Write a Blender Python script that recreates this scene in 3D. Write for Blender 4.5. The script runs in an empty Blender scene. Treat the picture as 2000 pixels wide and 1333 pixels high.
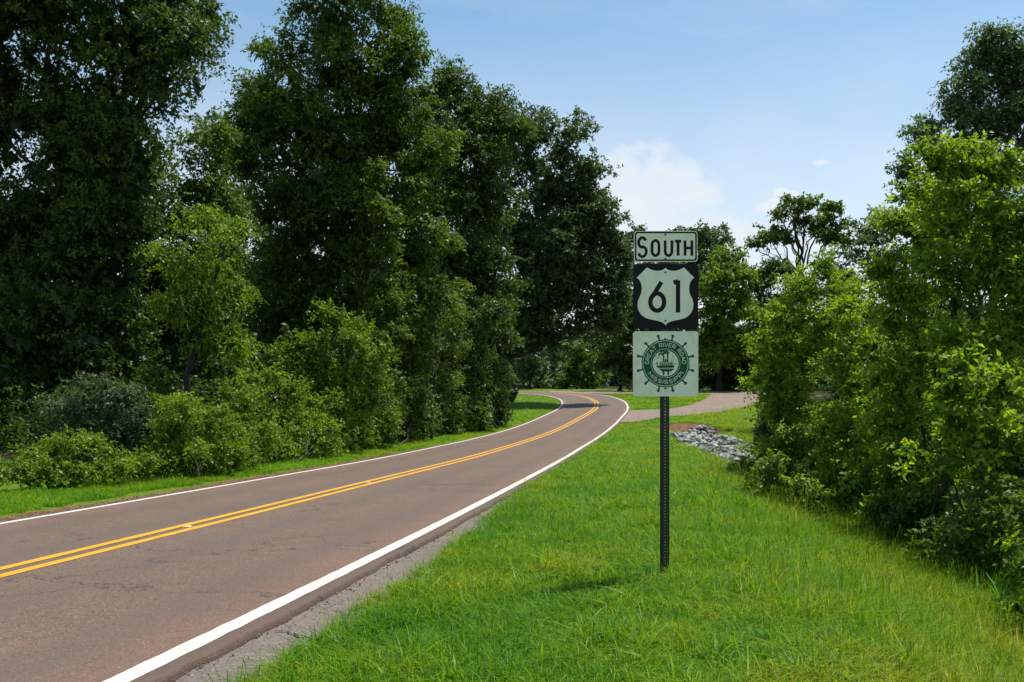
import bpy, bmesh, math, random
import numpy as np
from mathutils import Vector

R = math.radians
rng = np.random.default_rng(61)
random.seed(61)
scene = bpy.context.scene
COL = scene.collection

# ------------------------------------------------------------------ camera, sky, sun, exposure
CZ = 1.60            # eye height above the verge under the camera
F = 1800.0           # focal length in pixels of the 2000 px wide photograph
HOR = 745.0          # horizon row of the photograph
cam_d = bpy.data.cameras.new('camera')
cam_d.sensor_width = 36.0
cam_d.lens = 36.0 * F / 2000.0
cam_d.shift_y = (HOR - 666.5) / 2000.0
cam_d.clip_start = 0.1
cam_d.clip_end = 3000.0
cam = bpy.data.objects.new('camera', cam_d)
COL.objects.link(cam)
cam.location = (0, 0, CZ)
cam.rotation_euler = (R(90), 0, 0)
scene.camera = cam

SUN_EL, SUN_AZ = R(68), R(53)      # azimuth measured from +Y towards +X
sun_dir = Vector((math.sin(SUN_AZ) * math.cos(SUN_EL), math.cos(SUN_AZ) * math.cos(SUN_EL), math.sin(SUN_EL)))

world = bpy.data.worlds.new('World')
scene.world = world
world.use_nodes = True
wt = world.node_tree
wt.nodes.clear()


def nd(tree, kind, **kw):
    n = tree.nodes.new(kind)
    for k, v in kw.items():
        if k.startswith('i_'):
            n.inputs[k[2:].replace('_', ' ')].default_value = v
        else:
            setattr(n, k, v)
    return n


def mth(tree, op, a, b=None, c=None, clamp=False):
    n = tree.nodes.new('ShaderNodeMath')
    n.operation = op
    n.use_clamp = clamp
    for i, v in enumerate((a, b, c)):
        if v is None:
            continue
        if isinstance(v, (int, float)):
            n.inputs[i].default_value = v
        else:
            tree.links.new(v, n.inputs[i])
    return n.outputs[0]


def sstep(tree, x, lo, hi):
    n = tree.nodes.new('ShaderNodeMapRange')
    n.interpolation_type = 'SMOOTHSTEP'
    n.inputs['From Min'].default_value = lo
    n.inputs['From Max'].default_value = hi
    tree.links.new(x, n.inputs['Value'])
    return n.outputs['Result']


def build_world():
    L = wt.links
    out = nd(wt, 'ShaderNodeOutputWorld')
    sky = nd(wt, 'ShaderNodeTexSky')
    sky.sky_type = 'NISHITA'
    sky.sun_disc = False
    sky.sun_elevation = SUN_EL
    sky.sun_rotation = SUN_AZ
    sky.altitude = 50
    sky.air_density = 1.0
    sky.dust_density = 0.6
    sky.ozone_density = 1.6
    tc = nd(wt, 'ShaderNodeTexCoord')
    sep = nd(wt, 'ShaderNodeSeparateXYZ')
    L.new(tc.outputs['Generated'], sep.inputs[0])
    az = mth(wt, 'ARCTAN2', sep.outputs['X'], sep.outputs['Y'])
    el = mth(wt, 'ARCSINE', sep.outputs['Z'])

    def noise(scale, detail, rough, vec=None, stretch=None):
        n = nd(wt, 'ShaderNodeTexNoise')
        n.inputs['Scale'].default_value = scale
        n.inputs['Detail'].default_value = detail
        n.inputs['Roughness'].default_value = rough
        src = tc.outputs['Generated']
        if stretch:
            mp = nd(wt, 'ShaderNodeMapping')
            mp.inputs['Scale'].default_value = stretch
            mp.inputs['Rotation'].default_value = (0.0, 0.35, 0.2)
            L.new(src, mp.inputs['Vector'])
            src = mp.outputs[0]
        L.new(src, n.inputs['Vector'])
        return n.outputs['Fac']

    n_soft = noise(9.0, 5.0, 0.55)
    n_fine = noise(60.0, 6.0, 0.6)
    n_mid = noise(17.0, 9.0, 0.62)
    n_mid2 = noise(11.0, 7.0, 0.58, stretch=(1.0, 1.0, 1.7))
    n_cir = noise(2.2, 7.0, 0.62, stretch=(1.0, 1.0, 3.6))
    # thin cirrus all round the sky, thicker low down
    cirrus = mth(wt, 'MULTIPLY', sstep(wt, n_cir, 0.42, 0.80), 0.30)
    low = mth(wt, 'SUBTRACT', 1.0, sstep(wt, el, 0.09, 0.43))
    veil = mth(wt, 'MULTIPLY', low, mth(wt, 'ADD', 0.38, mth(wt, 'MULTIPLY', n_mid2, 0.62)))

    def blob(px, py, rx, ry, hard, amp, nz):
        a0 = math.atan2(px - 1000, F)
        e0 = math.atan2(HOR - py, math.hypot(px - 1000, F))
        du = mth(wt, 'DIVIDE', mth(wt, 'SUBTRACT', az, a0), rx / F)
        dv = mth(wt, 'DIVIDE', mth(wt, 'SUBTRACT', el, e0), ry / F)
        d = mth(wt, 'SQRT', mth(wt, 'ADD', mth(wt, 'MULTIPLY', du, du), mth(wt, 'MULTIPLY', dv, dv)))
        d = mth(wt, 'ADD', d, mth(wt, 'MULTIPLY', mth(wt, 'SUBTRACT', nz, 0.5), amp))
        return mth(wt, 'SUBTRACT', 1.0, sstep(wt, d, 1.0 - hard, 1.0 + hard * 0.4))

    bank = None
    for b in ((1240, 355, 110, 80, 0.7, 2.4), (1320, 352, 120, 58, 0.75, 2.6), (1210, 420, 160, 80, 0.75, 2.0), (1330, 440, 170, 60, 0.8, 2.0), (1365, 375, 85, 50, .8, 2.0),
              (1440, 455, 200, 62, 0.85, 1.9), (1090, 430, 150, 90, 0.9, 1.6), (1660, 470, 220, 55, 0.9, 1.6), (2300, 420, 300, 90, .9, 2.0), (-300, 380, 400, 110, .9, 2.0)):
        v = blob(*b, n_mid)
        bank = v if bank is None else mth(wt, 'MAXIMUM', bank, v)
    bank = mth(wt, 'MULTIPLY', bank, mth(wt, 'ADD', 0.68, mth(wt, 'MULTIPLY', sstep(wt, n_mid2, 0.3, 0.68), 0.32)))
    puff = None
    for b in ((1524, 376, 20, 12, 0.5, 0.9), (1545, 380, 20, 9, 0.5, 0.9), (1605, 318, 26, 9, 0.9, 1.4), (1515, 392, 24, 10, 0.7, 0.9), (1500, 405, 40, 16, 0.8, 0.9)):
        v = blob(*b, n_fine)
        puff = v if puff is None else mth(wt, 'MAXIMUM', puff, v)
    cl = mth(wt, 'MAXIMUM', mth(wt, 'MAXIMUM', bank, mth(wt, 'MULTIPLY', puff, 0.9)), mth(wt, 'MAXIMUM', cirrus, veil), clamp=True)
    cl = mth(wt, 'MINIMUM', cl, 1.0)
    mix = nd(wt, 'ShaderNodeMix', data_type='RGBA')
    L.new(cl, mix.inputs['Factor'])
    hs = nd(wt, 'ShaderNodeHueSaturation')
    hs.inputs['Hue'].default_value = 0.488
    hs.inputs['Saturation'].default_value = 1.10
    hs.inputs['Value'].default_value = SKY_GAIN
    L.new(sky.outputs[0], hs.inputs['Color'])
    L.new(hs.outputs[0], mix.inputs[6])
    mix.inputs[7].default_value = CLOUD_COL
    bg = nd(wt, 'ShaderNodeBackground')
    bg.inputs['Strength'].default_value = SKY_STRENGTH
    L.new(mix.outputs[2], bg.inputs['Color'])
    L.new(bg.outputs[0], out.inputs['Surface'])


SKY_STRENGTH = 0.115
SKY_GAIN = 1.0
CLOUD_COL = (5.6, 5.85, 6.15, 1)
build_world()

sl = bpy.data.lights.new('sun', 'SUN')
sl.energy = 4.6
sl.angle = R(0.53)
sl.color = (1.0, 0.95, 0.87)
sun = bpy.data.objects.new('sun', sl)
COL.objects.link(sun)
sun.rotation_euler = sun_dir.to_track_quat('Z', 'Y').to_euler()
sun.location = sun_dir * 80

scene.view_settings.view_transform = 'Standard'
scene.view_settings.look = 'None'
scene.view_settings.exposure = 0.42
scene.view_settings.gamma = 1.0
scene.view_settings.use_curve_mapping = False
scene.render.engine = 'CYCLES'
cy = scene.cycles
cy.max_bounces = 4
cy.diffuse_bounces = 2
cy.glossy_bounces = 2
cy.transmission_bounces = 4
cy.transparent_max_bounces = 4
cy.caustics_reflective = False
cy.caustics_refractive = False
cy.sample_clamp_indirect = 6.0
cy.use_denoising = True


# ------------------------------------------------------------------ object helpers
def tag(o, label=None, cat=None, group=None, kind=None):
    if label:
        o['label'] = label
    if cat:
        o['category'] = cat
    if group:
        o['group'] = group
    if kind:
        o['kind'] = kind
    return o


def empty(name, loc):
    o = bpy.data.objects.new(name, None)
    o.empty_display_size = 0.3
    o.location = loc
    COL.objects.link(o)
    return o


def link(name, me, mat=None, parent=None, world_coords=True):
    """mesh built in world coordinates; keeps its place under a parent"""
    o = bpy.data.objects.new(name, me)
    if mat is not None:
        me.materials.clear()
        me.materials.append(mat)
    COL.objects.link(o)
    if parent is not None:
        o.parent = parent
        if world_coords:
            o.location = -parent.location
    return o


def np_mesh(name, verts, faces, n=4, attrs=None, smooth=False):
    """verts (V,3) float, faces (Fc,n) int, all faces n-gons of the same size"""
    me = bpy.data.meshes.new(name)
    verts = np.ascontiguousarray(verts, dtype=np.float32)
    faces = np.ascontiguousarray(faces, dtype=np.int32)
    me.vertices.add(len(verts))
    me.vertices.foreach_set('co', verts.ravel())
    me.loops.add(faces.size)
    me.loops.foreach_set('vertex_index', faces.ravel())
    me.polygons.add(len(faces))
    me.polygons.foreach_set('loop_start', np.arange(0, faces.size, n, dtype=np.int32))
    if smooth:
        me.polygons.foreach_set('use_smooth', np.ones(len(faces), dtype=bool))
    if attrs:
        for k, v in attrs.items():
            a = me.attributes.new(k, 'FLOAT', 'POINT')
            a.data.foreach_set('value', np.ascontiguousarray(v, dtype=np.float32))
    me.update(calc_edges=True)
    return me


def grid_mesh(name, P, attrs=None, smooth=True):
    """P (rows, cols, 3)"""
    r, c = P.shape[:2]
    idx = np.arange(r * c).reshape(r, c)
    f = np.stack([idx[:-1, :-1], idx[:-1, 1:], idx[1:, 1:], idx[1:, :-1]], -1).reshape(-1, 4)
    return np_mesh(name, P.reshape(-1, 3), f, 4, attrs, smooth)


def vnoise(x, y, seed=0):
    """cheap smooth value noise, vectorised, 0..1"""
    x = np.asarray(x, float)
    y = np.asarray(y, float)
    xi = np.floor(x).astype(np.int64)
    yi = np.floor(y).astype(np.int64)
    fx = x - xi
    fy = y - yi
    fx = fx * fx * (3 - 2 * fx)
    fy = fy * fy * (3 - 2 * fy)

    def h(a, b):
        n = (a * 374761393 + b * 668265263 + seed * 982451653) & 0x7fffffff
        n = ((n ^ (n >> 13)) * 1274126177) & 0x7fffffff
        return ((n ^ (n >> 16)) & 0xffff) / 65535.0
    return (h(xi, yi) * (1 - fx) + h(xi + 1, yi) * fx) * (1 - fy) + (h(xi, yi + 1) * (1 - fx) + h(xi + 1, yi + 1) * fx) * fy


def fbm(x, y, seed=0, o=4):
    s = 0
    a = 0.5
    t = 0
    for i in range(o):
        s = s + a * vnoise(np.asarray(x) * 2 ** i, np.asarray(y) * 2 ** i, seed + i)
        t += a
        a *= 0.5
    return s / t


def smooth01(x, a, b):
    t = np.clip((np.asarray(x, float) - a) / (b - a), 0, 1)
    return t * t * (3 - 2 * t)


# ------------------------------------------------------------------ materials
def new_mat(name):
    m = bpy.data.materials.new(name)
    m.use_nodes = True
    t = m.node_tree
    t.nodes.clear()
    out = nd(t, 'ShaderNodeOutputMaterial')
    return m, t, out


def ramp(t, fac, stops):
    r = nd(t, 'ShaderNodeValToRGB')
    els = r.color_ramp.elements
    while len(els) < len(stops):
        els.new(0.5)
    for e, (p, c) in zip(els, stops):
        e.position = p
        e.color = (*c, 1)
    if fac is not None:
        t.links.new(fac, r.inputs[0])
    return r.outputs[0]


def tnoise(t, scale, detail=4, rough=0.55, vec=None):
    n = nd(t, 'ShaderNodeTexNoise')
    n.inputs['Scale'].default_value = scale
    n.inputs['Detail'].default_value = detail
    n.inputs['Roughness'].default_value = rough
    if vec is None:
        g = nd(t, 'ShaderNodeNewGeometry')
        vec = g.outputs['Position']
    t.links.new(vec, n.inputs['Vector'])
    return n.outputs['Fac']


def cmix(t, fac, a, b, mode='MIX'):
    m = nd(t, 'ShaderNodeMix', data_type='RGBA', blend_type=mode)
    for key, v in (('Factor', fac), (6, a), (7, b)):
        s = m.inputs[key]
        if isinstance(v, (int, float)):
            s.default_value = v
        elif isinstance(v, tuple):
            s.default_value = (*v, 1)
        else:
            t.links.new(v, s)
    return m.outputs[2]


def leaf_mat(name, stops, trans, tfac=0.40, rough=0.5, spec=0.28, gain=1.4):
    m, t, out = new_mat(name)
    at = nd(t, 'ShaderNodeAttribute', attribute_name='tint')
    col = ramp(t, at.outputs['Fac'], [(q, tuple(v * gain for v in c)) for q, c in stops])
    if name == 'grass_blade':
        ia = nd(t, 'ShaderNodeAttribute', attribute_name='patch', attribute_type='INSTANCER')
        col = cmix(t, 1.0, col, ramp(t, ia.outputs['Fac'], [(.0, (.50, .80, .75)), (.35, (.85, 1.0, .9)), (.6, (1.12, 1.08, .95)), (.85, (1.5, 1.15, 1.1)), (1, (1.75, 1.12, 1.6))]), 'MULTIPLY')
    p = nd(t, 'ShaderNodeBsdfPrincipled')
    p.inputs['Roughness'].default_value = rough
    p.inputs['Specular IOR Level'].default_value = spec
    t.links.new(col, p.inputs['Base Color'])
    tr = nd(t, 'ShaderNodeBsdfTranslucent')
    tcol = cmix(t, 1.0, col, trans, 'MULTIPLY')
    t.links.new(tcol, tr.inputs['Color'])
    mx = nd(t, 'ShaderNodeMixShader')
    mx.inputs[0].default_value = tfac
    t.links.new(p.outputs[0], mx.inputs[1])
    t.links.new(tr.outputs[0], mx.inputs[2])
    t.links.new(mx.outputs[0], out.inputs['Surface'])
    return m


TR = (1.35, 1.3, .45)
M = {}
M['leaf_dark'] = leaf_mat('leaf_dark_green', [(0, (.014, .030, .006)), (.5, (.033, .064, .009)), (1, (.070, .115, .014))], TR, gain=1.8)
M['leaf_vine'] = leaf_mat('leaf_vine', [(0, (.020, .042, .006)), (.5, (.047, .086, .009)), (1, (.095, .148, .014))], TR, gain=1.8)
M['leaf_oak'] = leaf_mat('leaf_oak', [(0, (.020, .038, .012)), (.5, (.042, .072, .022)), (1, (.078, .115, .030))], (1.25, 1.25, .6), gain=1.7)
M['leaf_blue'] = leaf_mat('leaf_bluish', [(0, (.022, .042, .016)), (.5, (.042, .072, .026)), (1, (.074, .112, .036))], (1.3, 1.3, .7), gain=2.3)
M['leaf_bright'] = leaf_mat('leaf_box_elder', [(0, (.030, .062, .004)), (.5, (.070, .120, .008)), (1, (.138, .192, .012))], (1.75, 1.6, .4), .46, gain=2.3)
M['leaf_bush'] = leaf_mat('leaf_bush', [(0, (.034, .072, .006)), (.5, (.075, .132, .009)), (1, (.135, .200, .014))], (1.5, 1.4, .35), .40, gain=1.8)
M['leaf_grey'] = leaf_mat('leaf_grey_shrub', [(0, (.024, .042, .016)), (.5, (.048, .078, .030)), (1, (.085, .122, .050))], (1.2, 1.25, .8), .3)
M['grass'] = leaf_mat('grass_blade',  [(0, (.036, .092, .004)), (.45, (.092, .188, .007)), (.8, (.165, .262, .012)), (.93, (.19, .22, .03)), (1, (.22, .19, .07))],
                      (1.8, 1.75, .5), .42, .45, .15, 1.3)


def bark_mat():
    m, t, out = new_mat('bark')
    g = nd(t, 'ShaderNodeNewGeometry')
    mp = nd(t, 'ShaderNodeMapping')
    mp.inputs['Scale'].default_value = (9, 9, 1.6)
    t.links.new(g.outputs['Position'], mp.inputs['Vector'])
    n = tnoise(t, 1.5, 6, .65, mp.outputs[0])
    col = ramp(t, n, [(.3, (.018, .015, .011)), (.6, (.045, .038, .030)), (.8, (.080, .070, .056))])
    p = nd(t, 'ShaderNodeBsdfPrincipled')
    p.inputs['Roughness'].default_value = .9
    t.links.new(col, p.inputs['Base Color'])
    b = nd(t, 'ShaderNodeBump')
    b.inputs['Strength'].default_value = .6
    b.inputs['Distance'].default_value = .03
    t.links.new(n, b.inputs['Height'])
    t.links.new(b.outputs[0], p.inputs['Normal'])
    t.links.new(p.outputs[0], out.inputs['Surface'])
    return m


M['bark'] = bark_mat()


def road_mat(name, tone, edge=False):
    m, t, out = new_mat(name)
    g = nd(t, 'ShaderNodeNewGeometry')
    at = nd(t, 'ShaderNodeAttribute', attribute_name='s')      # metres across the road
    big = tnoise(t, .55, 4, .6)
    mid = tnoise(t, 3.5, 5, .65)
    agg = tnoise(t, 190, 3, .7)
    vor = nd(t, 'ShaderNodeTexVoronoi')
    vor.inputs['Scale'].default_value = 75
    t.links.new(g.outputs['Position'], vor.inputs['Vector'])
    base = ramp(t, big, [(.30, tuple(c * .84 for c in tone)), (.52, tone), (.72, (tone[0] * 1.20, tone[1] * 1.08, tone[2] * 1.02))])
    base = cmix(t, .42, base, ramp(t, mid, [(.35, tuple(c * .82 for c in tone)), (.65, (tone[0] * 1.16, tone[1] * 1.12, tone[2] * 1.08))]))
    # aggregate: pale and dark chips
    chips = ramp(t, vor.outputs['Color'], [(0, (.30, .30, .30)), (.45, (.95, .94, .93)), (.8, (1.25, 1.2, 1.15)), (1, (2.6, 2.45, 2.3))])
    base = cmix(t, .75, base, chips, 'MULTIPLY')
    if not edge:
        # polished wheel paths in both lanes are greyer, oil line between them
        s = at.outputs['Fac']
        w = None
        for c in (-2.25, -0.85, 0.85, 2.25):
            d = mth(t, 'ABSOLUTE', mth(t, 'SUBTRACT', s, c))
            v = mth(t, 'SUBTRACT', 1.0, sstep(t, d, .05, .5))
            w = v if w is None else mth(t, 'ADD', w, v)
        w = mth(t, 'MULTIPLY', w, mth(t, 'ADD', .1, mth(t, 'MULTIPLY', mid, .7)))
        base = cmix(t, w, base, tuple(c * f for c, f in zip(tone, (.74, .80, .86))))
        # redder towards the edges where the red gravel washes out
        ed = sstep(t, mth(t, 'ABSOLUTE', s), 2.2, 3.0)
        base = cmix(t, mth(t, 'MULTIPLY', ed, mth(t, 'MULTIPLY', big, .8)), base, (tone[0] * 1.35, tone[1] * 1.06, tone[2] * .98))
        out_strip = sstep(t, mth(t, 'ABSOLUTE', s), 3.02, 3.10)
        base = cmix(t, mth(t, 'MULTIPLY', out_strip, .55), base, (tone[0] * .5, tone[1] * .55, tone[2] * .58))
    # hairline cracks
    vc = nd(t, 'ShaderNodeTexVoronoi', feature='DISTANCE_TO_EDGE')
    vc.inputs['Scale'].default_value = .42 if not edge else .9
    wob = nd(t, 'ShaderNodeVectorMath', operation='ADD')
    nz = nd(t, 'ShaderNodeTexNoise')
    nz.inputs['Scale'].default_value = 2.2
    nz.inputs['Detail'].default_value = 6
    t.links.new(g.outputs['Position'], nz.inputs['Vector'])
    sc = nd(t, 'ShaderNodeVectorMath', operation='SCALE')
    sc.inputs['Scale'].default_value = 1.3
    t.links.new(nz.outputs['Color'], sc.inputs[0])
    t.links.new(g.outputs['Position'], wob.inputs[0])
    t.links.new(sc.outputs[0], wob.inputs[1])
    t.links.new(wob.outputs[0], vc.inputs['Vector'])
    crack = mth(t, 'SUBTRACT', 1.0, sstep(t, vc.outputs['Distance'], .001, .009 if not edge else .012))
    gate = sstep(t, tnoise(t, .35, 2, .5), .46, .56)
    crack = mth(t, 'MULTIPLY', crack, mth(t, 'MULTIPLY', gate, .75 if not edge else .85))
    base = cmix(t, crack, base, (.03, .027, .024))
    p = nd(t, 'ShaderNodeBsdfPrincipled')
    p.inputs['Roughness'].default_value = .78
    p.inputs['Specular IOR Level'].default_value = .35
    t.links.new(base, p.inputs['Base Color'])
    b = nd(t, 'ShaderNodeBump')
    b.inputs['Strength'].default_value = .7
    b.inputs['Distance'].default_value = .006
    hgt = mth(t, 'SUBTRACT', mth(t, 'ADD', mth(t, 'MULTIPLY', agg, .6), vor.outputs['Distance']), mth(t, 'MULTIPLY', crack, 2.0))
    t.links.new(hgt, b.inputs['Height'])
    t.links.new(b.outputs[0], p.inputs['Normal'])
    t.links.new(p.outputs[0], out.inputs['Surface'])
    return m


M['road'] = road_mat('asphalt_red_brown', (.136, .094, .070))
M['shoulder'] = road_mat('asphalt_old_grey', (.160, .132, .114), True)
M['sideroad'] = road_mat('asphalt_side_road', (.205, .155, .120), True)


def paint_mat(name, col, worn):
    m, t, out = new_mat(name)
    n = tnoise(t, 22, 6, .7)
    n2 = tnoise(t, 2.5, 4, .6)
    g = nd(t, 'ShaderNodeNewGeometry')
    vor = nd(t, 'ShaderNodeTexVoronoi')
    vor.inputs['Scale'].default_value = 75
    t.links.new(g.outputs['Position'], vor.inputs['Vector'])
    c = cmix(t, sstep(t, n2, .3, .8), col, tuple(v * .84 for v in col))
    f = mth(t, 'MULTIPLY', sstep(t, n, .58, .70), worn)
    c = cmix(t, f, c, (.16, .12, .10))
    p = nd(t, 'ShaderNodeBsdfPrincipled')
    p.inputs['Roughness'].default_value = .6
    t.links.new(c, p.inputs['Base Color'])
    b = nd(t, 'ShaderNodeBump')
    b.inputs['Strength'].default_value = .4
    b.inputs['Distance'].default_value = .004
    t.links.new(vor.outputs['Distance'], b.inputs['Height'])
    t.links.new(b.outputs[0], p.inputs['Normal'])
    t.links.new(p.outputs[0], out.inputs['Surface'])
    return m


M['white_paint'] = paint_mat('road_paint_white', (.62, .588, .505), .7)
M['yellow_paint'] = paint_mat('road_paint_yellow', (.66, .325, .008), .75)


def ground_mat():
    m, t, out = new_mat('verge_ground')
    at = nd(t, 'ShaderNodeAttribute', attribute_name='soil')
    n = tnoise(t, 1.1, 5, .6)
    n2 = tnoise(t, 14, 5, .7)
    far = tnoise(t, .22, 4, .6)
    grass = ramp(t, n2, [(.3, (.055, .095, .006)), (.5, (.105, .180, .009)), (.7, (.160, .235, .016))])
    grass = cmix(t, mth(t, 'MULTIPLY', sstep(t, far, .45, .7), .5), grass, (.13, .165, .03))
    grass = cmix(t, mth(t, 'MULTIPLY', sstep(t, tnoise(t, 1.7, 6, .7), .45, .72), .55), grass, (.045, .095, .006))
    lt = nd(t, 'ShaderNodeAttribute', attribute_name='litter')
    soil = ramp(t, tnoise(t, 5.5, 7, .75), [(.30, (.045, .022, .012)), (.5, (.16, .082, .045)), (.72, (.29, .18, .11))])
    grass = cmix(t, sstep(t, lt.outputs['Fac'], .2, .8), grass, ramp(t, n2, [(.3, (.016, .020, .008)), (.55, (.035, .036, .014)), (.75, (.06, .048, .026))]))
    f = sstep(t, mth(t, 'ADD', at.outputs['Fac'], mth(t, 'MULTIPLY', mth(t, 'SUBTRACT', n, .5), .9)), .38, .62)
    col = cmix(t, f, grass, soil)
    p = nd(t, 'ShaderNodeBsdfPrincipled')
    p.inputs['Roughness'].default_value = .95
    p.inputs['Specular IOR Level'].default_value = .1
    t.links.new(col, p.inputs['Base Color'])
    b = nd(t, 'ShaderNodeBump')
    b.inputs['Strength'].default_value = .8
    b.inputs['Distance'].default_value = .05
    t.links.new(n2, b.inputs['Height'])
    t.links.new(b.outputs[0], p.inputs['Normal'])
    t.links.new(p.outputs[0], out.inputs['Surface'])
    return m


M['ground'] = ground_mat()


def stone_mat():
    m, t, out = new_mat('riprap_limestone')
    oi = nd(t, 'ShaderNodeObjectInfo')
    n = tnoise(t, 9, 5, .65)
    c = ramp(t, n, [(.3, (.15, .148, .145)), (.55, (.31, .308, .305)), (.75, (.50, .49, .47))])
    tint = ramp(t, oi.outputs['Random'], [(0, (.50, .49, .50)), (.5, (.92, .92, .95)), (1, (1.3, 1.27, 1.2))])
    c = cmix(t, 1.0, c, tint, 'MULTIPLY')
    p = nd(t, 'ShaderNodeBsdfPrincipled')
    p.inputs['Roughness'].default_value = .85
    t.links.new(c, p.inputs['Base Color'])
    b = nd(t, 'ShaderNodeBump')
    b.inputs['Strength'].default_value = .5
    b.inputs['Distance'].default_value = .03
    t.links.new(n, b.inputs['Height'])
    t.links.new(b.outputs[0], p.inputs['Normal'])
    t.links.new(p.outputs[0], out.inputs['Surface'])
    return m


M['stone'] = stone_mat()


def plain(name, col, rough=.5, metal=0.0, spec=.4, grime=None, gscale=6.0):
    m, t, out = new_mat(name)
    p = nd(t, 'ShaderNodeBsdfPrincipled')
    p.inputs['Roughness'].default_value = rough
    p.inputs['Metallic'].default_value = metal
    p.inputs['Specular IOR Level'].default_value = spec
    g = nd(t, 'ShaderNodeNewGeometry')
    n = tnoise(t, gscale, 6, .65)
    mp = nd(t, 'ShaderNodeMapping')
    mp.inputs['Scale'].default_value = (26, 26, 1.6)       # run-off streaks
    t.links.new(g.outputs['Position'], mp.inputs['Vector'])
    n2 = tnoise(t, 1.0, 4, .6, mp.outputs[0])
    gr = grime if grime else tuple(c * .7 for c in col)
    c = cmix(t, mth(t, 'MULTIPLY', sstep(t, n, .45, .8), .6), col, gr)
    c = cmix(t, mth(t, 'MULTIPLY', sstep(t, n2, .52, .8), .45), c, gr)
    t.links.new(c, p.inputs['Base Color'])
    t.links.new(p.outputs[0], out.inputs['Surface'])
    return m


M['sign_white'] = plain('sign_sheeting_white', (.88, .91, .68), .42, 0, .5, (.56, .63, .38), 9)
M['sign_green'] = plain('sign_print_green', (.002, .095, .038), .5, 0, .18, (.008, .125, .055), 16)
M['sign_black'] = plain('sign_print_black', (.010, .011, .011), .6, 0, .18, (.022, .024, .023), 12)
M['aluminium'] = plain('sign_aluminium', (.42, .44, .43), .45, .6, .4)
M['post'] = plain('post_green_steel', (.018, .028, .026), .5, .25, .45, (.04, .045, .04), 20)
M['bolt'] = plain('bolt_steel', (.10, .10, .10), .5, .6, .4)
M['marker'] = plain('reflector_cream', (.60, .50, .22), .35, 0, .5)


# ------------------------------------------------------------------ road geometry
_pz = np.array([(-40, -.30), (-20, -.93), (0, -1.575), (13, -1.99), (22, -2.285), (31, -2.57), (38, -2.73), (45, -2.87), (52, -2.95), (58, -2.96), (64, -2.89), (71, -2.72), (78, -2.53),
                (84, -2.31), (92, -1.88), (100, -1.46), (107, -1.24), (115, -1.12), (130, -1.02), (160, -.9), (250, -.6), (500, 0.5), (900, 2.0)], float)


def _pchip(xs, ys):
    h = np.diff(xs)
    d = np.diff(ys) / h
    m = np.zeros_like(xs)
    m[1:-1] = (d[:-1] * h[1:] + d[1:] * h[:-1]) / (h[1:] + h[:-1])
    m[0], m[-1] = d[0], d[-1]

    def f(x):
        x = np.clip(np.asarray(x, float), xs[0], xs[-1])
        i = np.clip(np.searchsorted(xs, x) - 1, 0, len(xs) - 2)
        t = (x - xs[i]) / h[i]
        return ((2 * t**3 - 3 * t**2 + 1) * ys[i] + (t**3 - 2 * t**2 + t) * h[i] * m[i]
                + (-2 * t**3 + 3 * t**2) * ys[i + 1] + (t**3 - t**2) * h[i] * m[i + 1])
    return f


PZ = _pchip(_pz[:, 0], _pz[:, 1])

_ctrl = np.array([(-12.3, -30), (-9.4, -14), (-6.38, 0), (-5.36, 5.3), (-4.03, 13), (-2.78, 20.9), (-1.22, 31.2), (.72, 43.5), (3.15, 58), (5.45, 71), (7.0, 80), (7.75, 86),
                  (8.0, 91), (7.5, 96.2), (6.0, 100.6), (3.2, 104.2), (-.5, 107), (-6, 109.5), (-14, 112), (-28, 115.5), (-50, 120)], float)


def catmull(P, per):
    out = []
    n = len(P)
    for i in range(n - 1):
        p0 = P[max(i - 1, 0)]
        p1, p2 = P[i], P[i + 1]
        p3 = P[min(i + 2, n - 1)]
        l01 = max(np.linalg.norm(p1 - p0), 1e-6) ** .5
        l12 = np.linalg.norm(p2 - p1) ** .5
        l23 = max(np.linalg.norm(p3 - p2), 1e-6) ** .5
        m1 = (p2 - p1)
        m2 = (p2 - p1)
        if i > 0:
            m1 = (p2 - p1) + l12 * ((p1 - p0) / l01 - (p2 - p0) / (l01 + l12))
            m1 = l12 * ((p1 - p0) / l01 - (p2 - p0) / (l01 + l12) + (p2 - p1) / l12)
        if i < n - 2:
            m2 = l12 * ((p2 - p1) / l12 - (p3 - p1) / (l12 + l23) + (p3 - p2) / l23)
        for t in np.linspace(0, 1, per, endpoint=False):
            out.append((2 * t**3 - 3 * t**2 + 1) * p1 + (t**3 - 2 * t**2 + t) * m1 + (-2 * t**3 + 3 * t**2) * p2 + (t**3 - t**2) * m2)
    out.append(P[-1])
    return np.array(out)


def resample(P, step):
    seg = np.linalg.norm(np.diff(P, axis=0), axis=1)
    s = np.concatenate([[0], np.cumsum(seg)])
    q = np.arange(0, s[-1], step)
    return np.stack([np.interp(q, s, P[:, k]) for k in range(P.shape[1])], -1)


_dense = resample(catmull(_ctrl, 60), .02)
_keep = [0]
for _i in range(1, len(_dense)):
    _y = _dense[_i, 1]
    if (_i - _keep[-1]) * .02 >= (.04 if 3.0 < _y < 13 else .10 if 0 < _y < 24 else .3) - 1e-6:
        _keep.append(_i)
CL = _dense[_keep]
_tan = np.gradient(CL, axis=0)
_tan /= np.linalg.norm(_tan, axis=1)[:, None]
CN = np.stack([_tan[:, 1], -_tan[:, 0]], -1)        # points to the right of travel
CLS = np.array(_keep) * .02
CLc = _dense[::40]
_tc = np.gradient(CLc, axis=0)
_tc /= np.linalg.norm(_tc, axis=1)[:, None]
CNc = np.stack([_tc[:, 1], -_tc[:, 0]], -1)


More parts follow.
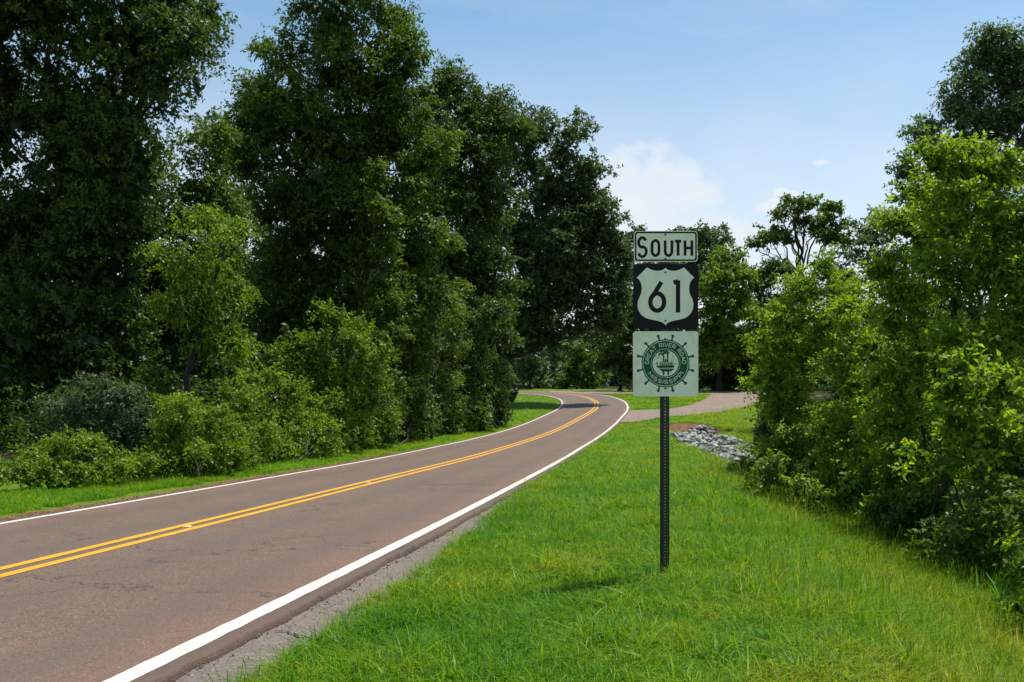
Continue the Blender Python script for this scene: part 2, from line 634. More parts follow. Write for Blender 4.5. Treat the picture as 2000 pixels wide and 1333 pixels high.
def sdist(x, y):
    """signed distance from the road's centre line, right positive"""
    x = np.asarray(x, float).ravel()
    y = np.asarray(y, float).ravel()
    out = np.empty(len(x))
    for a in range(0, len(x), 20000):
        dx = x[a:a + 20000, None] - CLc[None, :, 0]
        dy = y[a:a + 20000, None] - CLc[None, :, 1]
        d2 = dx * dx + dy * dy
        i = d2.argmin(1)
        k = np.arange(len(i))
        lat = dx[k, i] * CNc[i, 0] + dy[k, i] * CNc[i, 1]
        d = np.sqrt(d2[k, i])
        out[a:a + 20000] = np.where(lat >= 0, 1, -1) * np.where(d < 30, np.maximum(np.abs(lat), np.minimum(d, np.abs(lat) + .02)), d)
    return out


def ground_z(x, y, s=None):
    x = np.asarray(x, float)
    y = np.asarray(y, float)
    shp = x.shape
    if s is None:
        s = sdist(x, y)
    s = np.asarray(s).ravel()
    X, Y = x.ravel(), y.ravel()
    z = PZ(Y) + CZ
    # right verge: a low swell, then the ditch
    near = 1 - smooth01(Y, 60, 68)
    swell = .10 * smooth01(s, 4.0, 5.6) * (1 - smooth01(Y, 14, 30))
    ditch_depth = .95 * (1 - .5 * smooth01(Y, 43, 56) - .5 * smooth01(Y, 56.6, 58.4))
    ditch = ditch_depth * (smooth01(s, 6.6, 10.6) - .75 * smooth01(s, 12.5, 17))
    right = -.10 + swell - ditch * near + .07 * (fbm(X * .9, Y * .9, 5) - .5) * smooth01(s, 3.9, 5)
    right = right + .34 * np.exp(-((X - 11.5) / 1.7)**2) * smooth01(Y, 57.6, 58.6) * (1 - smooth01(Y, 60.5, 66)) * (1 + .5 * (fbm(X * 2.2, Y * 2.2, 71) - .5))
    bank = smooth01(-s, 6.0, 14)
    left = -.05 + .03 * smooth01(-s, 3.5, 5) + .5 * bank * (1 - smooth01(Y, 60, 75)) + .08 * (fbm(X * .9, Y * .9, 9) - .5) * smooth01(-s, 3.9, 5)
    z = z + np.where(s > 0, right, left)
    z = np.where((s < 3.12) & (s > -3.25), PZ(Y) + CZ - .16, z)
    return z.reshape(shp)


def gz(x, y):
    return float(ground_z(np.array([x]), np.array([y]))[0])


def at(px, py, Y):
    return np.array([(px - 1000) / F * Y, Y, CZ + (HOR - py) / F * Y])


# ------------------------------------------------------------------ the ground sheet
def build_ground():
    ys = [-30.0]
    while ys[-1] < 2:
        ys.append(ys[-1] + 1.0)
    while ys[-1] < 900:
        ys.append(ys[-1] + max(.14, ys[-1] * .016))
    ys = np.array(ys)
    xs = np.concatenate([-np.geomspace(15, 420, 26)[::-1], np.arange(-14.75, 15.0, .25), np.geomspace(15, 420, 44)])
    X, Y = np.meshgrid(xs, ys)
    s = sdist(X, Y)
    Z = ground_z(X, Y, s)
    sv = s.reshape(X.shape)
    soil = np.zeros_like(X)
    soil = np.maximum(soil, (1 - smooth01(-sv, 3.55, 4.15)) * (sv < 0) * .82 * (1 - smooth01(Y, 30, 45)))                # gravel wash on the left edge
    soil = np.maximum(soil, (1 - smooth01(sv, 3.5, 3.9)) * (sv > 0) * .75 * (1 - .8 * smooth01(Y, 20, 30)))
    soil = np.maximum(soil, 1.25 * np.exp(-(((X - 11.2) / 1.8)**2 + ((Y - 58.6) / 1.9)**2) * .7) * (.75 + .6 * fbm(X * 3, Y * 1.5, 88)))   # washed bank over the riprap
    soil = np.maximum(soil, .8 * np.exp(-(((X - 8.0) / 1.0)**2 + ((Y - 62.2) / 1.6)**2)))
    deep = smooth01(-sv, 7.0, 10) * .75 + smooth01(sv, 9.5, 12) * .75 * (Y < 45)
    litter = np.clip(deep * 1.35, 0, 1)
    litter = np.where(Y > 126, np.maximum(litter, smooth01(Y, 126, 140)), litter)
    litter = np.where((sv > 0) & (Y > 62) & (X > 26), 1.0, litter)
    P = np.stack([X, Y, Z], -1)
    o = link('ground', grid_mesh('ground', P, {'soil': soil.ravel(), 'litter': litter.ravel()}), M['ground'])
    tag(o, kind='structure')


build_ground()


# ------------------------------------------------------------------ road, shoulder, markings
def strip(s_list, i0, i1, dz, jag=None, step=1):
    """ribbon along the centre line; s_list across offsets; returns (rows, cols, 3) and s attribute"""
    ii = np.arange(i0, i1, step)
    c, n = CL[ii], CN[ii]
    S = np.repeat(np.array(s_list, float)[None, :], len(ii), 0)
    if jag is not None:
        S = S + jag(ii, S)
    X = c[:, 0:1] + n[:, 0:1] * S
    Y = c[:, 1:2] + n[:, 1:2] * S
    base = PZ(Y) + CZ
    D = np.repeat(np.array(dz, float)[None, :], len(ii), 0) if not np.isscalar(dz) else np.full_like(S, dz)
    return np.stack([X, Y, base + D], -1), S


def crown_dz(s):
    return -.012 * (np.abs(s) / 3.0)**2


NROAD = len(CL)
s_cols = [-3.36, -3.36, -3.33, -3.1, -2.6, -2, -1.4, -.7, 0, .7, 1.4, 2, 2.6, 3.1, 3.17, 3.185, 3.20, 3.19]
dz_cols = [-.25, -.06, 0] + [0] * 11 + [0, -.012, -.06, -.25]


def road_jag(ii, S):
    w = CLS[ii][:, None]
    j = (fbm(w * 1.6, w * 0, 3, 4) - .5) * .07 + (fbm(w * 11, w * 0, 8, 3) - .5) * .035 + (fbm(w * 30 + S * 40, w * 0, 18, 2) - .5) * .02
    jl = (fbm(w * 1.5, w * 0, 13, 5) - .5) * .10
    return np.where(S > 3.15, j, 0) + np.where(S < -3.2, jl, 0)


P, S = strip(s_cols, 0, NROAD, dz_cols, road_jag)
P[..., 2] += crown_dz(S)
road = link('road', grid_mesh('road', P, {'s': S.ravel()}, smooth=False), M['road'])
tag(road, kind='structure')


def marking(name, centre, width, mat, label, i0=0, i1=NROAD, rough=.008, seed=0):
    cols = [-width / 2, -width / 6, width / 6, width / 2]

    def jag(ii, S):
        w = CLS[ii][:, None]
        e = (fbm(w * 5, w * 0, seed, 3) - .5) * rough * 2
        c = centre(CL[ii, 1])[:, None] if callable(centre) else centre
        return np.where(np.abs(S) > width * .4, np.sign(S) * e, 0) + c
    Pm, Sm = strip(cols, i0, i1, 0.0, jag)
    Pm[..., 2] += crown_dz(Sm) + .0045
    o = link(name, grid_mesh(name, Pm), mat, road)
    o['label'] = label
    return o


marking('edge_line', 2.985, .155, M['white_paint'], 'solid white line along the grass verge side', rough=.007, seed=21)
marking('edge_line', -3.10, .135, M['white_paint'], 'solid white line along the wooded side', seed=22)
i_end = int(np.argmax(CL[:, 1] > 103))
def yc(y):
    return -.26 + .16 * smooth01(y, 18, 40) + .25 * smooth01(y, 60, 85)


marking('centre_line', lambda y: yc(y) + .145, .135, M['yellow_paint'], 'yellow centre stripe nearer the sign', 0, i_end, seed=23)
marking('centre_line', lambda y: yc(y) - .145, .135, M['yellow_paint'], 'yellow centre stripe nearer the wood', 0, i_end, seed=24)

# old broken shoulder below the pavement edge
i_a = int(np.argmax(CL[:, 1] > -12))
i_b = int(np.argmax(CL[:, 1] > 19.5))


def sh_jag(ii, S):
    w = CLS[ii][:, None]
    tp = 1 - smooth01(CL[ii, 1], 9, 19)[:, None] * .75
    far = np.clip((S - 3.15) / .95, 0, 1)
    return -(1 - tp) * far * .95 + far * (fbm(w * .9, w * 0, 31, 4) - .5) * .30


P, S = strip([3.05, 3.25, 3.4, 3.55, 3.7, 3.9, 4.1], i_a, i_b, [-.07, -.07, -.072, -.075, -.08, -.085, -.14], sh_jag)
P[..., 2] += (fbm(P[..., 0] * 2, P[..., 1] * 2, 4) - .5) * .02
sh = link('road_shoulder', grid_mesh('road_shoulder', P, {'s': S.ravel()}), M['shoulder'])
tag(sh, kind='structure')


def loft(A, B, n, m, dz):
    A = resample(catmull(np.array(A, float), 20), .1)
    B = resample(catmull(np.array(B, float), 20), .1)
    A = A[np.linspace(0, len(A) - 1, n).astype(int)]
    B = B[np.linspace(0, len(B) - 1, n).astype(int)]
    t = np.linspace(0, 1, m)[None, :, None]
    Q = A[:, None, :] * (1 - t) + B[:, None, :] * t
    X, Y = Q[..., 0], Q[..., 1]
    e = (fbm(X * .5, Y * .5, 77) - .5) * .9
    Y = Y + e * ((t[..., 0] == 0) | (t[..., 0] == 1))
    Z = PZ(Y) + CZ + dz
    return np.stack([X, Y, Z], -1)


SIDE_A = [(6.0, 63.5), (8.6, 65.6), (11.8, 71), (17.2, 77), (23.2, 88), (31, 103)]
SIDE_B = [(6.5, 80), (10.6, 80.0), (13.4, 81.2), (17.6, 88.5), (20.6, 97), (22.5, 104.5)]
P = loft([(6.0, 63.5), (8.6, 65.6), (11.8, 71), (17.2, 77), (23.2, 88), (31, 103)], [(6.5, 80), (10.6, 80.0), (13.4, 81.2), (17.6, 88.5), (20.6, 97), (22.5, 104.5)], 70, 12, -.035)
lane = link('side_road', grid_mesh('side_road', P, {'s': np.zeros(P.shape[0] * P.shape[1])}), M['sideroad'])
tag(lane, kind='structure')
P = loft([(5.0, 105.5), (9.0, 103.2), (14, 102.6), (21.5, 102.0), (30, 101)], [(4.0, 112.5), (10, 112.5), (16, 112), (23, 111.5), (34, 110)], 50, 10, -.03)
lane2 = link('side_road', grid_mesh('side_road', P, {'s': np.zeros(P.shape[0] * P.shape[1])}), M['sideroad'])
tag(lane2, kind='structure')


# raised reflectors between the yellow stripes
def reflector_mesh():
    bm = bmesh.new()
    b = [(-.05, -.045, 0), (.05, -.045, 0), (.05, .045, 0), (-.05, .045, 0)]
    t = [(-.038, -.022, .016), (.038, -.022, .016), (.038, .022, .016), (-.038, .022, .016)]
    vb = [bm.verts.new(v) for v in b]
    vt = [bm.verts.new(v) for v in t]
    bm.faces.new(vt)
    for k in range(4):
        bm.faces.new((vb[k], vb[(k + 1) % 4], vt[(k + 1) % 4], vt[k]))
    bmesh.ops.bevel(bm, geom=list(bm.edges), offset=.003, segments=1, affect='EDGES')
    me = bpy.data.meshes.new('road_reflector')
    bm.to_mesh(me)
    bm.free()
    return me


rme = reflector_mesh()
for yy, lab in ((12.42, 'cream road reflector between the yellow stripes, nearest to the photographer'),
                (20.2, 'cream road reflector between the yellow stripes, farther along the road')):
    i = int(np.argmin(np.abs(CL[:, 1] - yy)))
    o = link('road_reflector', rme, M['marker'])
    o.location = (CL[i, 0] + CN[i, 0] * (yc(yy) - .01), CL[i, 1] + CN[i, 1] * (yc(yy) - .01), PZ(CL[i, 1]) + CZ + .003)
    o.rotation_euler = (-.03, 0, -math.atan2(_tan[i, 0], _tan[i, 1]))
    tag(o, lab, 'reflector', 'raised reflectors on the centre line')


# ------------------------------------------------------------------ route sign
SX, SY = 1.442, 8.71
SPX = F / SY                       # pixels per metre at the sign
sign = empty('route_sign', (SX, SY, gz(SX, SY)))
tag(sign, 'green channel post with three stacked highway signs standing in the grass verge', 'road sign')


def sp(px, py):
    """photo pixel on the sign plane -> local x, world z"""
    return SX + (px - 1298) / SPX, CZ + (HOR - py) / SPX


def poly_plate(name, outline, y0, y1, mat, parent, label=None):
    """extruded polygon, outline in (x, z) world, between depth y0 (front) and y1 (back)"""
    bm = bmesh.new()
    f = [bm.verts.new((x, y0, z)) for x, z in outline]
    b = [bm.verts.new((x, y1, z)) for x, z in outline]
    n = len(f)
    bm.faces.new(f)
    bm.faces.new(b[::-1])
    for k in range(n):
        bm.faces.new((f[k], b[k], b[(k + 1) % n], f[(k + 1) % n]))
    bmesh.ops.recalc_face_normals(bm, faces=bm.faces)
    bmesh.ops.triangulate(bm, faces=[q for q in bm.faces if len(q.verts) > 4])
    me = bpy.data.meshes.new(name)
    bm.to_mesh(me)
    bm.free()
    o = link(name, me, mat, None)
    if parent is not None:
        o.parent = parent
        loc = Vector((0, 0, 0))
        p = parent
        while p is not None:
            loc += p.location
            p = p.parent
        o.location = -loc
    if label:
        o['label'] = label
    return o


def rrect(px0, py0, px1, py1, rad, seg=8):
    pts = []
    for cx, cy, a0 in ((px1 - rad, py0 + rad, 0), (px0 + rad, py0 + rad, 90), (px0 + rad, py1 - rad, 180), (px1 - rad, py1 - rad, 270)):
        for k in range(seg + 1):
            a = R(a0 + 90 * k / seg)
            pts.append(sp(cx + rad * math.cos(a), cy - rad * math.sin(a)))
    return pts


def ring_plate(name, outer, inner, y, thick, mat, parent):
    """flat ring between two outlines with the same number of points"""
    bm = bmesh.new()
    n = len(outer)
    vo = [bm.verts.new((x, y, z)) for x, z in outer]
    vi = [bm.verts.new((x, y, z)) for x, z in inner]
    bo = [bm.verts.new((x, y + thick, z)) for x, z in outer]
    bi = [bm.verts.new((x, y + thick, z)) for x, z in inner]
    for k in range(n):
        j = (k + 1) % n
        bm.faces.new((vo[k], vo[j], vi[j], vi[k]))
        bm.faces.new((vo[k], bo[k], bo[j], vo[j]))
        bm.faces.new((vi[k], vi[j], bi[j], bi[k]))
    bmesh.ops.recalc_face_normals(bm, faces=bm.faces)
    me = bpy.data.meshes.new(name)
    bm.to_mesh(me)
    bm.free()
    o = link(name, me, mat, None)
    o.parent = parent
    loc = Vector((0, 0, 0))
    p = parent
    while p is not None:
        loc += p.location
        p = p.parent
    o.location = -loc
    return o


def arc(cx, cy, rx, ry, a0, a1, n=10):
    return [(cx + rx * math.cos(R(a0 + (a1 - a0) * k / n)), cy + ry * math.sin(R(a0 + (a1 - a0) * k / n))) for k in range(n + 1)]


def GL(ch):
    """stroke letters in a box of height 1: (width, list of polylines)"""
    w = .62
    if ch == 'O':
        return w, [arc(.31, .69, .31, .31, 0, 180, 10) + arc(.31, .31, .31, .31, 180, 360, 10) + [(.62, .69)]]
    if ch == 'S':
        return w, [arc(.31, .73, .29, .27, 25, 180, 9) + [(.03, .70)] + arc(.31, .73, .29, .24, 200, 262, 4) + arc(.31, .28, .31, .24, 82, 0, 6) + arc(.31, .28, .31, .28, 0, -158, 10)]
    if ch == 'U':
        return w, [[(0, 1), (0, .3)] + arc(.31, .30, .31, .30, 180, 360, 12)[1:] + [(.62, 1)]]
    if ch == 'T':
        return w, [[(0, 1), (w, 1)], [(.31, 1), (.31, 0)]]
    if ch == 'H':
        return w, [[(0, 1), (0, 0)], [(w, 1), (w, 0)], [(0, .5), (w, .5)]]
    if ch == '6':
        return w, [[(.50, 1.0), (.085, .47)], arc(.31, .30, .31, .30, 140, 360 + 140, 22)]
    if ch == '1':
        return .34, [[(.30, 1), (.30, 0)], [(.30, .97), (.06, .93)]]
    if ch == 'G':
        return w, [arc(.31, .69, .31, .31, 20, 180, 8) + arc(.31, .31, .31, .31, 180, 360, 9) + [(.62, .47), (.36, .47)]]
    if ch == 'R':
        return w, [[(0, 0), (0, 1), (.34, 1)] + arc(.36, .74, .26, .26, 90, -90, 8) + [(0, .48)], [(.30, .48), (.62, 0)]]
    if ch == 'P':
        return w, [[(0, 0), (0, 1), (.34, 1)] + arc(.36, .73, .26, .27, 90, -90, 8) + [(0, .46)]]
    if ch == 'E':
        return .54, [[(.54, 1), (0, 1), (0, 0), (.54, 0)], [(0, .52), (.46, .52)]]
    if ch == 'A':
        return .68, [[(0, 0), (.34, 1), (.68, 0)], [(.13, .33), (.55, .33)]]
    if ch == 'I':
        return .02, [[(.01, 0), (.01, 1)]]
    if ch == 'V':
        return .68, [[(0, 1), (.34, 0), (.68, 1)]]
    if ch == 'D':
        return w, [[(0, 0), (0, 1), (.28, 1)] + arc(.28, .66, .34, .34, 90, 0, 6) + arc(.28, .34, .34, .34, 0, -90, 6) + [(0, 0)]]
    if ch == 'M':
        return .76, [[(0, 0), (0, 1), (.38, .25), (.76, 1), (.76, 0)]]
    return .4, []


def ribbon(bm, pts, width, y, thick=.0008):
    """flat mitred stroke in the (x, z) plane"""
    p = np.array(pts, float)
    keep = [0] + [i for i in range(1, len(p)) if np.linalg.norm(p[i] - p[i - 1]) > 1e-6]
    p = p[keep]
    n = len(p)
    d = np.diff(p, axis=0)
    d /= np.linalg.norm(d, axis=1)[:, None]
    nrm = np.stack([-d[:, 1], d[:, 0]], -1)
    A, B = [], []
    for i in range(n):
        if i == 0:
            m = nrm[0]
        elif i == n - 1:
            m = nrm[-1]
        else:
            m = nrm[i - 1] + nrm[i]
            m = m / max(np.linalg.norm(m), 1e-6)
            m = m / max(np.dot(m, nrm[i]), .45)
        A.append(p[i] + m * width / 2)
        B.append(p[i] - m * width / 2)
    fa = [bm.verts.new((q[0], y, q[1])) for q in A]
    fb = [bm.verts.new((q[0], y, q[1])) for q in B]
    ga = [bm.verts.new((q[0], y + thick, q[1])) for q in A]
    gb = [bm.verts.new((q[0], y + thick, q[1])) for q in B]
    for i in range(n - 1):
        bm.faces.new((fa[i], fa[i + 1], fb[i + 1], fb[i]))
        bm.faces.new((fa[i], ga[i], ga[i + 1], fa[i + 1]))
        bm.faces.new((fb[i], fb[i + 1], gb[i + 1], gb[i]))
    bm.faces.new((fa[0], fb[0], gb[0], ga[0]))
    bm.faces.new((fa[-1], ga[-1], gb[-1], fb[-1]))


def bm_child(name, bm, mat, parent, label=None):
    bmesh.ops.recalc_face_normals(bm, faces=bm.faces)
    me = bpy.data.meshes.new(name)
    bm.to_mesh(me)
    bm.free()
    o = link(name, me, mat, None)
    o.parent = parent
    loc = Vector((0, 0, 0))
    p = parent
    while p is not None:
        loc += p.location
        p = p.parent
    o.location = -loc
    if label:
        o['label'] = label
    return o


def letter(ch, xform, width, y, mat, parent, name='letter'):
    bm = bmesh.new()
    for k, line in enumerate(GL(ch)[1]):
        ribbon(bm, [xform(u, v) for u, v in line], width, y - .00025 * k)
    o = bm_child(name, bm, mat, parent)
    o['label'] = ('digit ' if ch.isdigit() else 'letter ') + ch
    return o


def bolt(px, py, y, parent):
    x, z = sp(px, py)
    bm = bmesh.new()
    bmesh.ops.create_cone(bm, cap_ends=True, segments=8, radius1=.0105, radius2=.0075, depth=.008)
    bmesh.ops.rotate(bm, verts=bm.verts, matrix=__import__('mathutils').Matrix.Rotation(R(90), 3, 'X'))
    bmesh.ops.translate(bm, verts=bm.verts, vec=(x, y, z))
    bm_child('bolt', bm, M['bolt'], parent)


YF = SY - .045            # front face of the panels
TH = .0025
# panel 1: SOUTH
p1 = poly_plate('direction_panel', rrect(1237, 453, 1360.5, 513, 6), YF, YF + TH, M['sign_white'], sign, 'weathered white panel reading SOUTH')
ring_plate('border', rrect(1238.6, 454.6, 1359, 511.4, 5), rrect(1241.6, 457.6, 1356, 508.4, 3.6), YF - .0012, .001, M['sign_black'], p1)
lets = [('S', 1245.5, 466, 503, 15.5), ('O', 1272, 471.5, 501, 13.6), ('U', 1297.5, 471.5, 501, 13.2), ('T', 1316.5, 473, 501, 12.4), ('H', 1336.3, 471.5, 501, 13.2)]
for ch, x0, ytop, ybot, wpx in lets:
    gw = GL(ch)[0]
    letter(ch, lambda u, v, x0=x0, ytop=ytop, ybot=ybot, wpx=wpx, gw=gw: sp(x0 + u / gw * wpx, ybot - v * (ybot - ytop)), 5.4 / SPX, YF - .0014, M['sign_black'], p1)
bolt(1298, 460, YF - .004, p1)
bolt(1298, 507, YF - .004, p1)

# panel 2: the shield with 61
p2 = poly_plate('shield_panel', rrect(1235.5, 517, 1362, 643, 6), YF, YF + TH, M['sign_black'], sign, 'black square panel with white shield reading 61')
half = [(352, 342), (338, 354), (318, 361), (296, 363), (274, 361), (250, 353), (232, 343), (222, 340), (205, 357), (180, 383), (151, 410),
        (168, 425), (180, 446), (186, 470), (187, 492), (183, 517), (174, 541), (164, 562), (158, 584), (157, 606), (161, 630), (170, 652), (184, 671), (203, 686),
        (226, 697), (254, 704), (284, 710), (310, 716), (330, 724), (344, 733), (354, 744)]
shape = [(x / 3.605 + 1200 + .3, y / 3.605 + 430) for x, y in half]
mirror = [(2 * 1298.1 - x, y) for x, y in shape[1:-1]][::-1]
poly_plate('shield', [sp(x, y) for x, y in shape + mirror], YF - .0016, YF - .0002, M['sign_white'], p2, 'white highway shield')
letter('6', lambda u, v: sp(1268.6 + u / .62 * 27, 608 - v * 56), 8.4 / SPX, YF - .0026, M['sign_black'], p2, 'digit')
letter('1', lambda u, v: sp(1311.6 + u / .34 * 12.3, 611.5 - v * 62.5), 8.6 / SPX, YF - .0026, M['sign_black'], p2, 'digit')
bolt(1298, 533.5, YF - .005, p2)
bolt(1298, 627.5, YF - .005, p2)

# panel 3: river road wheel
p3 = poly_plate('river_road_panel', rrect(1235, 648, 1362, 774.5, 6), YF, YF + TH, M['sign_white'], sign, 'white square panel with green ship wheel reading GREAT RIVER ROAD MISSISSIPPI')
WC = (1298.4, 710.3)
K8 = 1 / 8.33


def circ(rad, n=64):
    return [sp(WC[0] + rad * K8 * math.cos(2 * math.pi * k / n), WC[1] - rad * K8 * math.sin(2 * math.pi * k / n)) for k in range(n)]


ring_plate('wheel_rim', circ(387), circ(369), YF - .0010, .0009, M['sign_green'], p3)
ring_plate('wheel_band', circ(360), circ(238), YF - .0010, .0009, M['sign_green'], p3)
ring_plate('inner_ring', circ(231), circ(211), YF - .0010, .0009, M['sign_green'], p3)
for k in range(12):
    a = R(15 + 30 * k)
    ca, sa = math.cos(a), math.sin(a)
    prof = [(380, -18), (405, -12), (430, -13), (452, -23), (470, -22), (477, -10), (477, 10), (470, 22), (452, 23), (430, 13), (405, 12), (380, 18)]
    poly_plate('wheel_handle', [sp(WC[0] + (r * ca - q * sa) * K8, WC[1] - (r * sa + q * ca) * K8) for r, q in prof], YF - .0013, YF - .0002, M['sign_green'], p3)


def arc_text(text, a_start, a_end, rbase, hgt, inward):
    wd = [GL(c)[0] if c != ' ' else .34 for c in text]
    sp_ = .26
    total = sum(wd) + sp_ * (len(text) - 1)
    pos = 0
    span = a_end - a_start
    for c, wc in zip(text, wd):
        if c != ' ':
            amid = R(a_start + span * (pos + wc / 2) / total)
            ca, sa = math.cos(amid), math.sin(amid)
            arcpx = abs(R(span)) * (rbase + (hgt / 2 if not inward else -hgt / 2)) / total      # px per letter unit

            def xf(u, v, ca=ca, sa=sa, wc=wc, arcpx=arcpx):
                lx = (u - wc / 2) * arcpx
                ly = v * hgt
                if not inward:
                    r = rbase + ly
                    dx, dy = ca * r + sa * lx, sa * r - ca * lx
                else:
                    r = rbase - ly
                    dx, dy = ca * r - sa * lx, sa * r + ca * lx
                return sp(WC[0] + dx * K8, WC[1] - dy * K8)
            letter(c, xf, 8.5 * K8 / SPX, YF - .0022, M['sign_white'], p3)
        pos += wc + sp_


arc_text('GREAT RIVER ROAD', 181, -1, 270, 60, False)
arc_text('MISSISSIPPI', 210, 331, 330, 58, True)

# paddle steamer in the middle of the wheel
bm = bmesh.new()


def bpoly(pts, layer=0):
    vs = [bm.verts.new((*(lambda q: (q[0], YF - .0012 - .0002 * layer, q[1]))(sp(1220 + x * .12, 630 + y * .12)),)) for x, y in pts]
    bm.faces.new(vs)


def brect(x0, y0, x1, y1, layer=0):
    bpoly([(x0, y0), (x1, y0), (x1, y1), (x0, y1)], layer)


bpoly([(500, 706), (805, 706), (785, 740), (540, 745), (512, 730)], 1)
brect(555, 690, 770, 702)
brect(560, 668, 755, 678, 1)
brect(575, 645, 740, 652)
for x in (560, 590, 625, 660, 695, 730, 752):
    brect(x, 650, x + 9, 712, 2)
brect(610, 500, 632, 650, 3)
brect(674, 470, 698, 650, 3)
brect(640, 600, 668, 648, 3)
for x0, y0, rr in ((600, 520, 22), (560, 515, 20), (640, 498, 26), (690, 500, 24), (585, 480, 22), (545, 540, 14), (665, 475, 22), (625, 470, 20), (495, 560, 11), (515, 585, 10), (475, 600, 9), (540, 578, 9)):
    bpoly([(x0 + rr * (1 + .25 * math.sin(5 * q)) * math.cos(q), y0 + rr * .8 * math.sin(q)) for q in [2 * math.pi * k / 9 for k in range(9)]], 4 + (x0 % 7))
brect(450, 677, 520, 683, 2)
brect(760, 675, 852, 681, 2)
brect(772, 520, 776, 690, 3)
brect(746, 560, 749, 690, 3)
bpoly([(505, 655), (525, 645), (530, 690), (505, 690)], 2)
bpoly([(540, 752), (800, 750), (780, 756), (560, 758)], 1)
bpoly([(550, 762), (795, 760), (740, 800), (600, 802)], 1)
bpoly([(605, 800), (635, 800), (632, 868), (612, 862)], 1)
bpoly([(680, 800), (712, 800), (706, 862), (684, 868)], 1)
bm_child('steamboat_print', bm, M['sign_green'], p3)
bolt(1298, 663.5, YF - .005, p3)
bolt(1298, 759, YF - .005, p3)

# perforated channel post
def build_post():
    zt = sp(0, 468)[1]
    zb = gz(SX, SY) - .15
    pitch = 6.05 / SPX
    nh = int((zt - zb) / pitch)
    web = .036           # web width
    bm = bmesh.new()
    hw = .0055
    y = SY - .038
    x0, x1 = SX - web / 2, SX + web / 2
    for k in range(nh):
        za, zc = zt - (k + 1) * pitch, zt - k * pitch
        zm = (za + zc) / 2
        outer = [(x0, za), (SX, za), (x1, za), (x1, zm), (x1, zc), (SX, zc), (x0, zc), (x0, zm)]
        inner = [(SX + hw * math.cos(R(a)), zm + hw * math.sin(R(a))) for a in (225, 270, 315, 0, 45, 90, 135, 180)]
        vo = [bm.verts.new((a, y, b)) for a, b in outer]
        vi = [bm.verts.new((a, y, b)) for a, b in inner]
        vj = [bm.verts.new((a, y + .005, b)) for a, b in inner]
        for q in range(8):
            r = (q + 1) % 8
            bm.faces.new((vo[q], vo[r], vi[r], vi[q]))
            bm.faces.new((vi[q], vi[r], vj[r], vj[q]))
    zl = zt - nh * pitch
    # side walls and flanges of the channel
    prof = [(web / 2, 0), (web / 2 + .010, .030), (web / 2 + .026, .034), (web / 2 + .026, .038), (web / 2 + .006, .038), (web / 2 - .004, .005)]
    for sgn in (-1, 1):
        t = [bm.verts.new((SX + sgn * a, y + b, zt)) for a, b in prof]
        u = [bm.verts.new((SX + sgn * a, y + b, zl)) for a, b in prof]
        for q in range(len(prof) - 1):
            bm.faces.new((t[q], t[q + 1], u[q + 1], u[q]))
        bm.faces.new(t)
    bmesh.ops.remove_doubles(bm, verts=bm.verts, dist=.0002)
    return bm


bm_child('post', build_post(), M['post'], sign)


# ------------------------------------------------------------------ trees and shrubs
def unit(v):
    return v / np.maximum(np.linalg.norm(v, axis=-1, keepdims=True), 1e-9)


def sphere_dirs(n, g):
    v = g.normal(size=(n, 3))
    return unit(v)


LEAF_TOTAL = [0]


